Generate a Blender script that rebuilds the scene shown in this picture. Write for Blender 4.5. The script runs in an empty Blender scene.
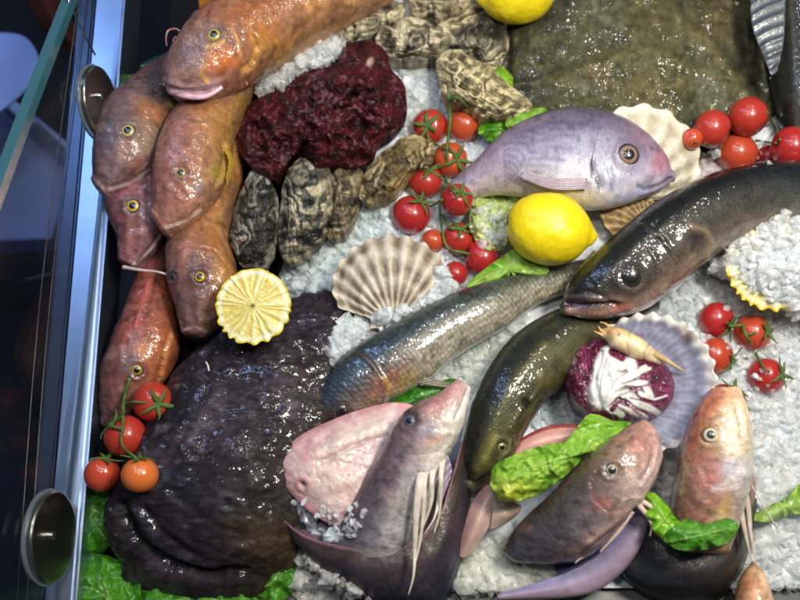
import bpy, bmesh, math, random
import numpy as np
from mathutils import Vector, Matrix
from mathutils.bvhtree import BVHTree

random.seed(7); RNG = np.random.default_rng(11)
scene = bpy.context.scene
COL = scene.collection

# ---------------------------------------------------------------- camera
TILT = math.radians(18); DIST = 0.80; FPX = 1000.0
cam_d = bpy.data.cameras.new('camera'); cam = bpy.data.objects.new('camera', cam_d); COL.objects.link(cam)
cam_d.sensor_width = 36; cam_d.lens = 36 * FPX / 800.0
cam.location = (0, -DIST * math.sin(TILT), DIST * math.cos(TILT)); cam.rotation_euler = (TILT, 0, 0)
cam_d.clip_start = 0.01; cam_d.clip_end = 50
scene.camera = cam
cam_d.dof.use_dof = True; cam_d.dof.focus_distance = .765; cam_d.dof.aperture_fstop = 5.6
CAM = np.array(cam.location)
ct, sn = math.cos(TILT), math.sin(TILT)
RX = np.array([[1, 0, 0], [0, ct, -sn], [0, sn, ct]])

# ---------------------------------------------------------------- world, lamps, exposure
w = bpy.data.worlds.new('World'); scene.world = w; w.use_nodes = True
bg = w.node_tree.nodes['Background']; bg.inputs[0].default_value = (0.55, 0.66, 0.85, 1); bg.inputs[1].default_value = 0.085
def lamp(name, loc, target, energy, color, sx, sy=None):
    d = bpy.data.lights.new(name, 'AREA'); d.energy = energy; d.color = color
    d.shape = 'RECTANGLE' if sy else 'DISK'; d.size = sx
    if sy: d.size_y = sy
    o = bpy.data.objects.new(name, d); COL.objects.link(o); o.location = loc
    o.rotation_euler = (Vector(target) - Vector(loc)).to_track_quat('-Z', 'Y').to_euler()
    return o
lamp('ceiling_lamp', (0.38, 0.04, 0.85), (0.20, -0.04, 0), 8.2, (1.0, 0.96, 0.87), 0.20)
for k, (x, y, e, c) in enumerate([(-.34, .06, .9, (.72, .82, 1.0)), (-.16, .34, .9, (.80, .88, 1.0)), (.05, .22, 1.5, (1.0, .92, .78)), (.40, .34, 1.6, (1.0, .92, .78)), (.46, .70, 1.3, (1.0, .93, .8)), (.08, .72, 1.0, (.78, .87, 1.0)), (-.05, -.05, 1.3, (1.0, .92, .80))]):
    lamp('spot_lamp', (x, y, .92), (x * .5, y * .5 - .1, 0), e * .85, c, .06)
lamp('strip_lamp', (-0.52, 0.52, 0.80), (-0.2, 0.05, 0), 2.2, (0.36, 0.54, 1.0), 0.10, 0.6)
scene.view_settings.view_transform = 'Standard'; scene.view_settings.look = 'None'
scene.cycles.diffuse_bounces = 8; scene.cycles.transmission_bounces = 8; scene.cycles.max_bounces = 14; scene.cycles.transparent_max_bounces = 24
scene.cycles.filter_width = 1.9
scene.view_settings.exposure = -0.08; scene.view_settings.gamma = 1.0

# ---------------------------------------------------------------- maths helpers
def P(px, py, z):
    px = np.asarray(px, float); py = np.asarray(py, float); z = np.asarray(z, float)
    d = np.stack([(px - 400) / FPX, -(py - 300) / FPX, -np.ones_like(px)], -1) @ RX.T
    k = (z - CAM[2]) / d[..., 2]
    return CAM + d * k[..., None]
def proj(p):
    q = (p - CAM) @ RX
    return 400 + FPX * q[..., 0] / -q[..., 2], 300 - FPX * q[..., 1] / -q[..., 2]
def mpp(p):                       # metres per photo pixel at a point
    return float(-((np.asarray(p) - CAM) @ RX)[2]) / FPX
def H(h):
    c = [int(h[i:i + 2], 16) / 255 for i in (0, 2, 4)]
    return np.array([(x / 12.92 if x <= .04045 else ((x + .055) / 1.055) ** 2.4) for x in c])
def sstep(a, b, x):
    t = np.clip((x - a) / (b - a), 0, 1); return t * t * (3 - 2 * t)
def _hash(ix, iy, iz):
    n = (ix * 374761393 + iy * 668265263 + iz * 2147483647 * 0 + iz * 1274126177) & 0xffffffff
    n = ((n ^ (n >> 13)) * 1103515245) & 0xffffffff
    n = (n ^ (n >> 16)) & 0xffff
    return n / 32767.5 - 1.0
def vnoise(p):
    f = np.floor(p); i = f.astype(np.int64); u = p - f; u = u * u * (3 - 2 * u)
    r = 0
    for dx in (0, 1):
        for dy in (0, 1):
            for dz in (0, 1):
                wgt = (u[..., 0] if dx else 1 - u[..., 0]) * (u[..., 1] if dy else 1 - u[..., 1]) * (u[..., 2] if dz else 1 - u[..., 2])
                r = r + wgt * _hash(i[..., 0] + dx, i[..., 1] + dy, i[..., 2] + dz)
    return r
def fbm(p, o=4, seed=0.0):
    r = 0; a = 1.0; p = np.asarray(p) + seed * 17.31
    for k in range(o):
        r = r + a * vnoise(p); p = p * 2.03 + 5.7; a *= .5
    return r
def catmull(pts, n, closed=False):
    pts = np.asarray(pts, float); m = len(pts)
    if closed: q = np.concatenate([pts[-1:], pts, pts[:2]]); segs = m
    else: q = np.concatenate([2 * pts[:1] - pts[1:2], pts, 2 * pts[-1:] - pts[-2:-1]]); segs = m - 1
    d = np.sqrt(((q[2:2 + segs, :2] - q[1:1 + segs, :2]) ** 2).sum(-1)) + 1e-6
    cum = np.concatenate([[0], np.cumsum(d)])
    t = np.linspace(0, cum[-1], n, endpoint=not closed)
    k = np.clip(np.searchsorted(cum, t, side='right') - 1, 0, segs - 1)
    u = ((t - cum[k]) / d[k])[:, None]
    p0, p1, p2, p3 = q[k], q[k + 1], q[k + 2], q[k + 3]
    return .5 * (2 * p1 + (p2 - p0) * u + (2 * p0 - 5 * p1 + 4 * p2 - p3) * u ** 2 + (3 * p1 - p0 - 3 * p2 + p3) * u ** 3)
def grid_normals(pos, wrap=False):
    if wrap:
        dj = np.roll(pos, -1, 1) - np.roll(pos, 1, 1)
    else:
        dj = np.gradient(pos, axis=1)
    di = np.gradient(pos, axis=0)
    n = np.cross(di, dj); l = np.linalg.norm(n, axis=-1, keepdims=True)
    return n / np.maximum(l, 1e-12)

# ---------------------------------------------------------------- object helpers
SOLIDS = []
def thing(name, label, cat, loc=(0, 0, 0), group=None):
    o = bpy.data.objects.new(name, None); o.empty_display_size = .02; COL.objects.link(o); o.location = loc
    o['label'] = label; o['category'] = cat
    if group: o['group'] = group
    return o
def tag(o, label, cat, group=None):
    o['label'] = label; o['category'] = cat
    if group: o['group'] = group
    return o
def mesh_obj(name, V, F, mat, parent=None, col=None, skin=None, smooth=True, solid=True, origin=None):
    V = np.asarray(V, float).reshape(-1, 3)
    if solid:
        SOLIDS.append(BVHTree.FromPolygons([tuple(v) for v in V], F))
    if parent is not None:
        org = np.zeros(3); q = parent
        while q is not None: org = org + np.array(q.location); q = q.parent
    elif origin is not None: org = np.array(origin)
    else:
        org = V.mean(0); org[2] = V[:, 2].min()
    me = bpy.data.meshes.new(name)
    me.from_pydata((V - org).tolist(), [], F)
    if col is not None:
        a = me.attributes.new('Col', 'FLOAT_COLOR', 'POINT')
        c = np.ones((len(V), 4)); c[:, :3] = np.clip(np.asarray(col).reshape(-1, 3), 0, 1); a.data.foreach_set('color', c.ravel())
    if skin is not None:
        a = me.attributes.new('skin', 'FLOAT_VECTOR', 'POINT'); a.data.foreach_set('vector', np.asarray(skin, float).reshape(-1, 3).ravel())
    if smooth: me.polygons.foreach_set('use_smooth', [True] * len(me.polygons))
    if mat: me.materials.append(mat)
    o = bpy.data.objects.new(name, me); COL.objects.link(o)
    if parent is not None: o.parent = parent
    else: o.location = org
    me.update()
    return o
def grid_faces(n, m, wrap=False, off=0, flip=False):
    F = []
    for i in range(n - 1):
        for j in range(m if wrap else m - 1):
            j2 = (j + 1) % m
            q = [off + i * m + j, off + i * m + j2, off + (i + 1) * m + j2, off + (i + 1) * m + j]
            F.append(q[::-1] if flip else q)
    return F
def hit(px, py, extra=None, which=False):
    """nearest built surface along the line of sight of a photo pixel: where a thing placed there comes to rest"""
    d = P(px, py, 0.0) - CAM; d = Vector(d / np.linalg.norm(d)); o = Vector(CAM); best = None
    for b in (SOLIDS if extra is None else extra):
        r = b.ray_cast(o, d, 5.0)
        if r[0] is not None and (best is None or r[3] < best[3]): best = r; bb = b
    if best is None:
        p = P(px, py, -0.02); return (np.array(p), np.array([0, 0, 1.0]), None) if which else (np.array(p), np.array([0, 0, 1.0]))
    n = np.array(best[1])
    if n @ np.array(d) > 0: n = -n
    if which: return np.array(best[0]), n, bb
    return np.array(best[0]), n

# ---------------------------------------------------------------- materials
def newmat(name):
    m = bpy.data.materials.new(name); m.use_nodes = True
    nt = m.node_tree; b = nt.nodes['Principled BSDF']
    return m, nt, b, nt.nodes.new, nt.links.new
def skin_mat(name, rough=.32, coat=.7, coat_rough=.06, scales=0.0, scale_str=.25, scale_bump=.8, scale_rand=.4, wet_scale=480, mott=.35, mott_scale=90, fine=900, bump=.25, sss=.05, wet=.0, spec=.5, speck=None, patchy=0):
    """wet fish skin: the mesh's own marking colours, broken by mottling, with scales and slime bumps"""
    m, nt, b, N, L = newmat(name)
    ca = N('ShaderNodeAttribute'); ca.attribute_name = 'Col'
    tc = N('ShaderNodeTexCoord')
    n1 = N('ShaderNodeTexNoise'); n1.inputs['Scale'].default_value = mott_scale; n1.inputs['Detail'].default_value = 6; n1.inputs['Roughness'].default_value = .65
    L(tc.outputs['Object'], n1.inputs['Vector'])
    mr = N('ShaderNodeMapRange'); mr.inputs[1].default_value = .3; mr.inputs[2].default_value = .7; mr.inputs[3].default_value = 1 - mott; mr.inputs[4].default_value = 1 + mott * .7
    L(n1.outputs[0], mr.inputs[0])
    mul = N('ShaderNodeMix'); mul.data_type = 'RGBA'; mul.blend_type = 'MULTIPLY'; mul.inputs['Factor'].default_value = 1
    L(ca.outputs['Color'], mul.inputs[6]); L(mr.outputs[0], mul.inputs[7])
    colout = mul.outputs[2]
    n2 = N('ShaderNodeTexNoise'); n2.inputs['Scale'].default_value = fine; n2.inputs['Detail'].default_value = 2
    L(tc.outputs['Object'], n2.inputs['Vector'])
    hsum = N('ShaderNodeMath'); hsum.operation = 'MULTIPLY_ADD'; hsum.inputs[1].default_value = .35
    L(n2.outputs[0], hsum.inputs[0]); L(n1.outputs[0], hsum.inputs[2])
    hout = hsum.outputs[0]
    if scales:
        sa = N('ShaderNodeAttribute'); sa.attribute_name = 'skin'
        vo = N('ShaderNodeTexVoronoi'); vo.feature = 'F1'; vo.inputs['Scale'].default_value = 1.0 / scales; vo.inputs['Randomness'].default_value = scale_rand
        L(sa.outputs['Vector'], vo.inputs['Vector'])
        mm = N('ShaderNodeMapRange'); mm.inputs[1].default_value = .1; mm.inputs[2].default_value = .75; mm.inputs[3].default_value = 1.15; mm.inputs[4].default_value = 1 - scale_str
        L(vo.outputs['Distance'], mm.inputs[0])
        m2 = N('ShaderNodeMix'); m2.data_type = 'RGBA'; m2.blend_type = 'MULTIPLY'; m2.inputs['Factor'].default_value = 1
        L(colout, m2.inputs[6]); L(mm.outputs[0], m2.inputs[7]); colout = m2.outputs[2]
        hs = N('ShaderNodeMath'); hs.operation = 'MULTIPLY_ADD'; hs.inputs[1].default_value = -scale_bump
        L(vo.outputs['Distance'], hs.inputs[0]); L(hout, hs.inputs[2]); hout = hs.outputs[0]
    if speck is not None:
        ns = N('ShaderNodeTexNoise'); ns.inputs['Scale'].default_value = speck[1]; ns.inputs['Detail'].default_value = 3
        L(tc.outputs['Object'], ns.inputs['Vector'])
        rs = N('ShaderNodeMapRange'); rs.inputs[1].default_value = speck[2]; rs.inputs[2].default_value = speck[2] + .06
        L(ns.outputs[0], rs.inputs[0])
        m3 = N('ShaderNodeMix'); m3.data_type = 'RGBA'; L(rs.outputs[0], m3.inputs['Factor']); L(colout, m3.inputs[6])
        m3.inputs[7].default_value = (*speck[0], 1); colout = m3.outputs[2]
    L(colout, b.inputs['Base Color'])
    bp = N('ShaderNodeBump'); bp.inputs['Strength'].default_value = bump; bp.inputs['Distance'].default_value = .0012
    L(hout, bp.inputs['Height']); L(bp.outputs[0], b.inputs['Normal'])
    nw = N('ShaderNodeTexNoise'); nw.inputs['Scale'].default_value = wet_scale; nw.inputs['Detail'].default_value = 1.5; nw.inputs['Roughness'].default_value = .5
    L(tc.outputs['Object'], nw.inputs['Vector'])
    bc = N('ShaderNodeBump'); bc.inputs['Strength'].default_value = .4 + wet; bc.inputs['Distance'].default_value = .001
    L(nw.outputs[0], bc.inputs['Height'])
    L(bc.outputs[0], b.inputs['Coat Normal'])
    if patchy:
        npz = N('ShaderNodeTexNoise'); npz.inputs['Scale'].default_value = patchy; npz.inputs['Detail'].default_value = 4; npz.inputs['Roughness'].default_value = .7
        L(tc.outputs['Object'], npz.inputs['Vector'])
        rp = N('ShaderNodeMapRange'); rp.inputs[1].default_value = .46; rp.inputs[2].default_value = .60; rp.inputs[3].default_value = .04; rp.inputs[4].default_value = coat
        L(npz.outputs[0], rp.inputs[0]); L(rp.outputs[0], b.inputs['Coat Weight'])
    b.inputs['Roughness'].default_value = rough; b.inputs['Coat Weight'].default_value = coat; b.inputs['Coat Roughness'].default_value = coat_rough
    b.inputs['Specular IOR Level'].default_value = spec
    if sss:
        b.inputs['Subsurface Weight'].default_value = sss; b.inputs['Subsurface Radius'].default_value = (1, .4, .25); b.inputs['Subsurface Scale'].default_value = .004
    return m
def plain(name, col, rough=.5, metal=0, coat=0, noise=None, bump=0, sss=0, trans=0, ior=1.45, spec=.5):
    m, nt, b, N, L = newmat(name)
    b.inputs['Base Color'].default_value = (*col, 1); b.inputs['Roughness'].default_value = rough; b.inputs['Metallic'].default_value = metal
    b.inputs['Coat Weight'].default_value = coat; b.inputs['Transmission Weight'].default_value = trans; b.inputs['IOR'].default_value = ior
    b.inputs['Specular IOR Level'].default_value = spec
    if sss: b.inputs['Subsurface Weight'].default_value = sss; b.inputs['Subsurface Scale'].default_value = .004
    if noise:
        tc = N('ShaderNodeTexCoord'); n = N('ShaderNodeTexNoise'); n.inputs['Scale'].default_value = noise[0]; n.inputs['Detail'].default_value = 5
        L(tc.outputs['Object'], n.inputs['Vector'])
        r = N('ShaderNodeMix'); r.data_type = 'RGBA'; r.inputs[6].default_value = (*col, 1); r.inputs[7].default_value = (*noise[1], 1)
        mr = N('ShaderNodeMapRange'); mr.inputs[1].default_value = .35; mr.inputs[2].default_value = .68
        L(n.outputs[0], mr.inputs[0]); L(mr.outputs[0], r.inputs['Factor']); L(r.outputs[2], b.inputs['Base Color'])
        if bump:
            bp = N('ShaderNodeBump'); bp.inputs['Strength'].default_value = bump; bp.inputs['Distance'].default_value = .001
            L(n.outputs[0], bp.inputs['Height']); L(bp.outputs[0], b.inputs['Normal'])
    return m

M_GURN = skin_mat('gurnard_skin', rough=.42, coat=.65, coat_rough=.05, mott=.34, mott_scale=170, fine=1200, bump=.5, sss=.04, scales=.0013, scale_str=.12, scale_bump=.3, scale_rand=.9, wet=.22, wet_scale=330, spec=.25)
M_MONK = skin_mat('monkfish_skin', patchy=45, rough=.5, coat=1.0, coat_rough=.04, mott=.6, mott_scale=160, fine=700, bump=.9, sss=0, wet=.35, wet_scale=190, spec=.15)
M_BREAM = skin_mat('bream_skin', rough=.36, coat=.4, coat_rough=.14, scales=.0026, scale_str=.15, scale_bump=.4, mott=.2, mott_scale=70, bump=.25, sss=.06)
M_BASS = skin_mat('bass_skin', rough=.40, coat=.9, coat_rough=.05, scales=.0022, scale_str=.28, scale_bump=.5, mott=.32, mott_scale=110, bump=.45, sss=0, wet=.15, wet_scale=280, spec=.25)
M_WRAP = skin_mat('smooth_dark_skin', rough=.48, coat=.25, coat_rough=.2, scales=.0013, scale_str=.25, scale_bump=.25, mott=.4, mott_scale=60, bump=.3, sss=0, wet=.1, spec=.3)
M_MULL = skin_mat('mullet_skin', rough=.30, coat=.9, coat_rough=.06, scales=.0036, scale_str=.45, scale_bump=.7, mott=.34, mott_scale=110, bump=.55, sss=0, wet=.1, wet_scale=240)
M_TURB = skin_mat('turbot_skin', patchy=40, rough=.5, coat=1.0, coat_rough=.05, mott=.6, mott_scale=130, fine=600, bump=.9, sss=0, wet=.4, wet_scale=200, spec=.15)
M_FLESH = skin_mat('pale_flesh', rough=.38, coat=.45, coat_rough=.1, mott=.2, mott_scale=140, bump=.35, sss=.2)
M_FIN = skin_mat('fin_membrane', rough=.35, coat=.5, coat_rough=.1, mott=.25, mott_scale=200, bump=.3, sss=.1)
M_OYS = skin_mat('oyster_shell', patchy=80, rough=.5, coat=.6, coat_rough=.1, mott=.55, mott_scale=150, fine=700, bump=.9, sss=0, wet=.3, wet_scale=260, spec=.25)
M_SCAL = skin_mat('scallop_shell', rough=.5, coat=.2, coat_rough=.2, mott=.2, mott_scale=160, fine=900, bump=.35, sss=.05)
M_RED = skin_mat('crimson_flesh', rough=.65, coat=.35, coat_rough=.12, mott=.4, mott_scale=300, fine=1100, bump=1.0, sss=.0, wet=.5, wet_scale=520, spec=.2, patchy=70, speck=(H('b894a0'), 1000, .665))
M_RADI = skin_mat('radicchio_leaf', rough=.38, coat=.4, coat_rough=.15, mott=.22, mott_scale=140, bump=.3, sss=.08)
M_LEM = skin_mat('lemon_peel', rough=.40, coat=.2, coat_rough=.22, mott=.06, mott_scale=60, fine=700, bump=.45, sss=0)
M_PULP = skin_mat('lemon_pulp', rough=.3, coat=.6, coat_rough=.08, mott=.14, mott_scale=240, fine=900, bump=.22, sss=.2)
def leaf_mat():
    m, nt, b, N, L = newmat('lettuce_leaf')
    ca = N('ShaderNodeAttribute'); ca.attribute_name = 'Col'
    tc = N('ShaderNodeTexCoord'); vo = N('ShaderNodeTexNoise'); vo.inputs['Scale'].default_value = 170; vo.inputs['Detail'].default_value = 5
    L(tc.outputs['Object'], vo.inputs['Vector'])
    mr = N('ShaderNodeMapRange'); mr.inputs[1].default_value = .3; mr.inputs[2].default_value = .7; mr.inputs[3].default_value = .75; mr.inputs[4].default_value = 1.2
    L(vo.outputs[0], mr.inputs[0])
    mx = N('ShaderNodeMix'); mx.data_type = 'RGBA'; mx.blend_type = 'MULTIPLY'; mx.inputs['Factor'].default_value = 1
    L(ca.outputs['Color'], mx.inputs[6]); L(mr.outputs[0], mx.inputs[7]); L(mx.outputs[2], b.inputs['Base Color'])
    bp = N('ShaderNodeBump'); bp.inputs['Strength'].default_value = .5; bp.inputs['Distance'].default_value = .001
    L(vo.outputs[0], bp.inputs['Height']); L(bp.outputs[0], b.inputs['Normal'])
    b.inputs['Roughness'].default_value = .38; b.inputs['Coat Weight'].default_value = .25
    tr = N('ShaderNodeBsdfTranslucent'); L(mx.outputs[2], tr.inputs['Color'])
    ms = N('ShaderNodeMixShader'); ms.inputs[0].default_value = .3
    L(b.outputs[0], ms.inputs[1]); L(tr.outputs[0], ms.inputs[2]); L(ms.outputs[0], nt.nodes['Material Output'].inputs[0])
    return m
M_LEAF = leaf_mat()
def ice_mat():
    m, nt, b, N, L = newmat('crushed_ice')
    ca = N('ShaderNodeAttribute'); ca.attribute_name = 'Col'
    L(ca.outputs['Color'], b.inputs['Base Color'])
    b.inputs['Roughness'].default_value = .2; b.inputs['IOR'].default_value = 1.33
    b.inputs['Coat Weight'].default_value = 1; b.inputs['Coat Roughness'].default_value = .05
    tc = N('ShaderNodeTexCoord'); n = N('ShaderNodeTexNoise'); n.inputs['Scale'].default_value = 380; n.inputs['Detail'].default_value = 2
    L(tc.outputs['Object'], n.inputs['Vector'])
    bp = N('ShaderNodeBump'); bp.inputs['Strength'].default_value = .22; bp.inputs['Distance'].default_value = .001
    L(n.outputs[0], bp.inputs['Height']); L(bp.outputs[0], b.inputs['Normal']); L(bp.outputs[0], b.inputs['Coat Normal'])
    tr = N('ShaderNodeBsdfTranslucent'); L(ca.outputs['Color'], tr.inputs['Color'])
    ms = N('ShaderNodeMixShader'); ms.inputs[0].default_value = .35
    L(b.outputs[0], ms.inputs[1]); L(tr.outputs[0], ms.inputs[2])
    n2 = N('ShaderNodeTexNoise'); n2.inputs['Scale'].default_value = 150; n2.inputs['Detail'].default_value = 3
    L(tc.outputs['Object'], n2.inputs['Vector'])
    mr = N('ShaderNodeMapRange'); mr.inputs[1].default_value = .35; mr.inputs[2].default_value = .65; mr.inputs[3].default_value = .22; mr.inputs[4].default_value = .82
    L(n2.outputs[0], mr.inputs[0])
    tp = N('ShaderNodeBsdfTransparent'); tp.inputs[0].default_value = (.97, .985, .99, 1)
    m2 = N('ShaderNodeMixShader'); L(mr.outputs[0], m2.inputs[0]); L(ms.outputs[0], m2.inputs[1]); L(tp.outputs[0], m2.inputs[2])
    L(m2.outputs[0], nt.nodes['Material Output'].inputs[0])
    return m
M_ICE = ice_mat()
M_PACK = plain('packed_ice', (.84, .88, .92), .6, coat=.1, noise=(160, (.62, .68, .74)), bump=.6)  # toned down so gaps between grains look deeper: shade put into colour
def eye_mat():
    m, nt, b, N, L = newmat('fish_eye')
    ca = N('ShaderNodeAttribute'); ca.attribute_name = 'Col'; L(ca.outputs['Color'], b.inputs['Base Color'])
    b.inputs['Roughness'].default_value = .3; b.inputs['Coat Weight'].default_value = .8; b.inputs['Coat Roughness'].default_value = .06
    return m
M_EYE = eye_mat()
M_TOM = plain('tomato_skin', H('ac1e0c'), .30, coat=.4, noise=(40, H('c03414')), sss=.12)
M_TOM2 = plain('ripening_tomato_skin', H('d0571a'), .22, coat=.6, noise=(18, H('c43a10')), sss=.12)
M_VINE = plain('tomato_stem', H('5d7a35'), .5, noise=(120, H('39541f')), bump=.4)
M_STEEL = plain('brushed_steel', (.46, .55, .70), .34, metal=1, noise=(30, (.38, .47, .63)))
M_EDGE = plain('dull_steel', (.16, .16, .15), .5, metal=.8, noise=(30, (.10, .10, .10)))
M_DARKM = plain('dark_rail', (.05, .07, .11), .25, metal=.6)
M_CHROME = plain('polished_steel', (.50, .50, .46), .14, metal=1)
M_REFLINE = plain('reflection_line', (.20, .19, .15), .3, metal=1)  # for the thin tubes that imitate reflected neon lines
M_DISC = plain('satin_disc', (.46, .45, .36), .26, metal=1, noise=(25, (.34, .36, .34)))
M_GASK = plain('clear_gasket', (.35, .42, .48), .15, coat=1, trans=.7)
M_BLACK = plain('counter_black', (.004, .005, .006), .7, noise=(14, (.008, .008, .010)), spec=.1)
M_FLOOR = plain('shop_floor', (.010, .016, .030), .4, noise=(3, (.02, .03, .05)))
M_BLUE = plain('reflection_blue', H('7f9be0'), .5, noise=(8, H('6f8cd2')))
M_REFPANEL = plain('blue_grey_panel', H('8496cc'), .5, noise=(6, H('6c80ba')))
M_ORNG = plain('red_cloth', H('4a1208'), .8, noise=(10, H('2a0a06')))
M_GEDGE = plain('glass_edge', H('3f8794'), .10, coat=1, trans=.55)

for m_ in (M_TOM, M_TOM2):
    nt_ = m_.node_tree; b_ = nt_.nodes['Principled BSDF']; lk = b_.inputs['Base Color'].links[0]; src = lk.from_socket
    oi = nt_.nodes.new('ShaderNodeObjectInfo'); hs_ = nt_.nodes.new('ShaderNodeHueSaturation'); r1 = nt_.nodes.new('ShaderNodeMapRange'); r1.inputs[3].default_value = .492; r1.inputs[4].default_value = .518
    r2 = nt_.nodes.new('ShaderNodeMapRange'); r2.inputs[3].default_value = .8; r2.inputs[4].default_value = 1.1
    nt_.links.new(oi.outputs['Random'], r1.inputs[0]); nt_.links.new(oi.outputs['Random'], r2.inputs[0]); nt_.links.new(r1.outputs[0], hs_.inputs['Hue']); nt_.links.new(r2.outputs[0], hs_.inputs['Value']); hs_.inputs['Saturation'].default_value = .96
    nt_.links.new(src, hs_.inputs['Color']); nt_.links.new(hs_.outputs[0], b_.inputs['Base Color'])
def glass_mat():
    m, nt, b, N, L = newmat('clear_glass')
    b.inputs['Base Color'].default_value = (.93, .98, .98, 1); b.inputs['Roughness'].default_value = .0; b.inputs['Transmission Weight'].default_value = 1; b.inputs['IOR'].default_value = 1.12
    return m
M_GLASS = glass_mat()

# ---------------------------------------------------------------- surface builders
def polydist(X, Y, pts):
    d = np.full(X.shape, 1e9); pr = np.zeros(X.shape); n = len(pts) - 1
    for k in range(n):
        ax, ay = pts[k]; bx, by = pts[k + 1]; vx, vy = bx - ax, by - ay
        u = np.clip(((X - ax) * vx + (Y - ay) * vy) / (vx * vx + vy * vy + 1e-9), 0, 1)
        dd = np.hypot(X - ax - u * vx, Y - ay - u * vy)
        c = dd < d; d[c] = dd[c]; pr[c] = (k + u[c]) / n
    return d, pr
def carve(pos, nrm, col, feats, mask):
    """sculpt and colour markings and relief on a fish or shell"""
    X, Y = proj(pos); dep = np.zeros(X.shape)
    brk = np.clip(1 + .55 * fbm(np.stack([X / 3.6, Y / 3.6, X * 0], -1), 4, 6.2), 0, 1.7)
    for f in feats:
        k = f[0]
        if k == 'blob':                    # x y rx ry angle colour alpha depth_mm
            _, x, y, rx, ry, an, c, al, dm = f
            a = math.radians(an); u = (X - x) * math.cos(a) + (Y - y) * math.sin(a); v = -(X - x) * math.sin(a) + (Y - y) * math.cos(a)
            wob = 1 + .25 * vnoise(np.stack([X / 9, Y / 9, X * 0 + x], -1))
            g = np.exp(-(((u / rx) ** 2 + (v / ry) ** 2) * wob) ** 1.5)
        elif k == 'line':                  # points width colour alpha depth_mm [taper]
            _, pts, wd, c, al, dm = f[:6]
            d, pr = polydist(X, Y, pts)
            ww = wd * (1 - .75 * pr) if len(f) > 6 and f[6] == 't' else (wd * (np.sin(np.pi * np.clip(pr, .03, .97)) ** .6) if len(f) > 6 else wd)
            g = np.exp(-(d / ww) ** 2)
        elif k == 'ring':                  # x y r w colour alpha depth
            _, x, y, r, wd, c, al, dm = f
            g = np.exp(-((np.hypot(X - x, Y - y) - r) / wd) ** 2)
        elif k == 'edge':                  # step across a polyline (gill cover): raised on the left of travel
            _, pts, wd, c, al, dm = f
            d, pr = polydist(X, Y, pts)
            sg = np.zeros(X.shape); best = np.full(X.shape, 1e9)
            for q in range(len(pts) - 1):
                ax, ay = pts[q]; bx, by = pts[q + 1]
                mx_, my_ = (ax + bx) / 2, (ay + by) / 2
                dd = np.hypot(X - mx_, Y - my_); cr = (bx - ax) * (Y - ay) - (by - ay) * (X - ax)
                m_ = dd < best; best[m_] = dd[m_]; sg[m_] = np.sign(cr[m_])
            fade = np.clip(np.minimum(pr, 1 - pr) * 8, 0, 1)
            g = np.exp(-(d / (wd * .5)) ** 2) * fade
            dep += np.where(sg < 0, np.exp(-d / (wd * 2.5)), 0) * dm * 2.4 * mask * fade
            dm = -dm * 1.5
        if c is not None:
            a = np.clip(al * g * mask * (brk if k == 'blob' and f[3] > 3.5 else 1), 0, 1)[..., None]; col[...] = col * (1 - a) + c * a
        dep += dm * g * mask
    return pos + nrm * (dep * .001)[..., None], col
C = H
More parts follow.
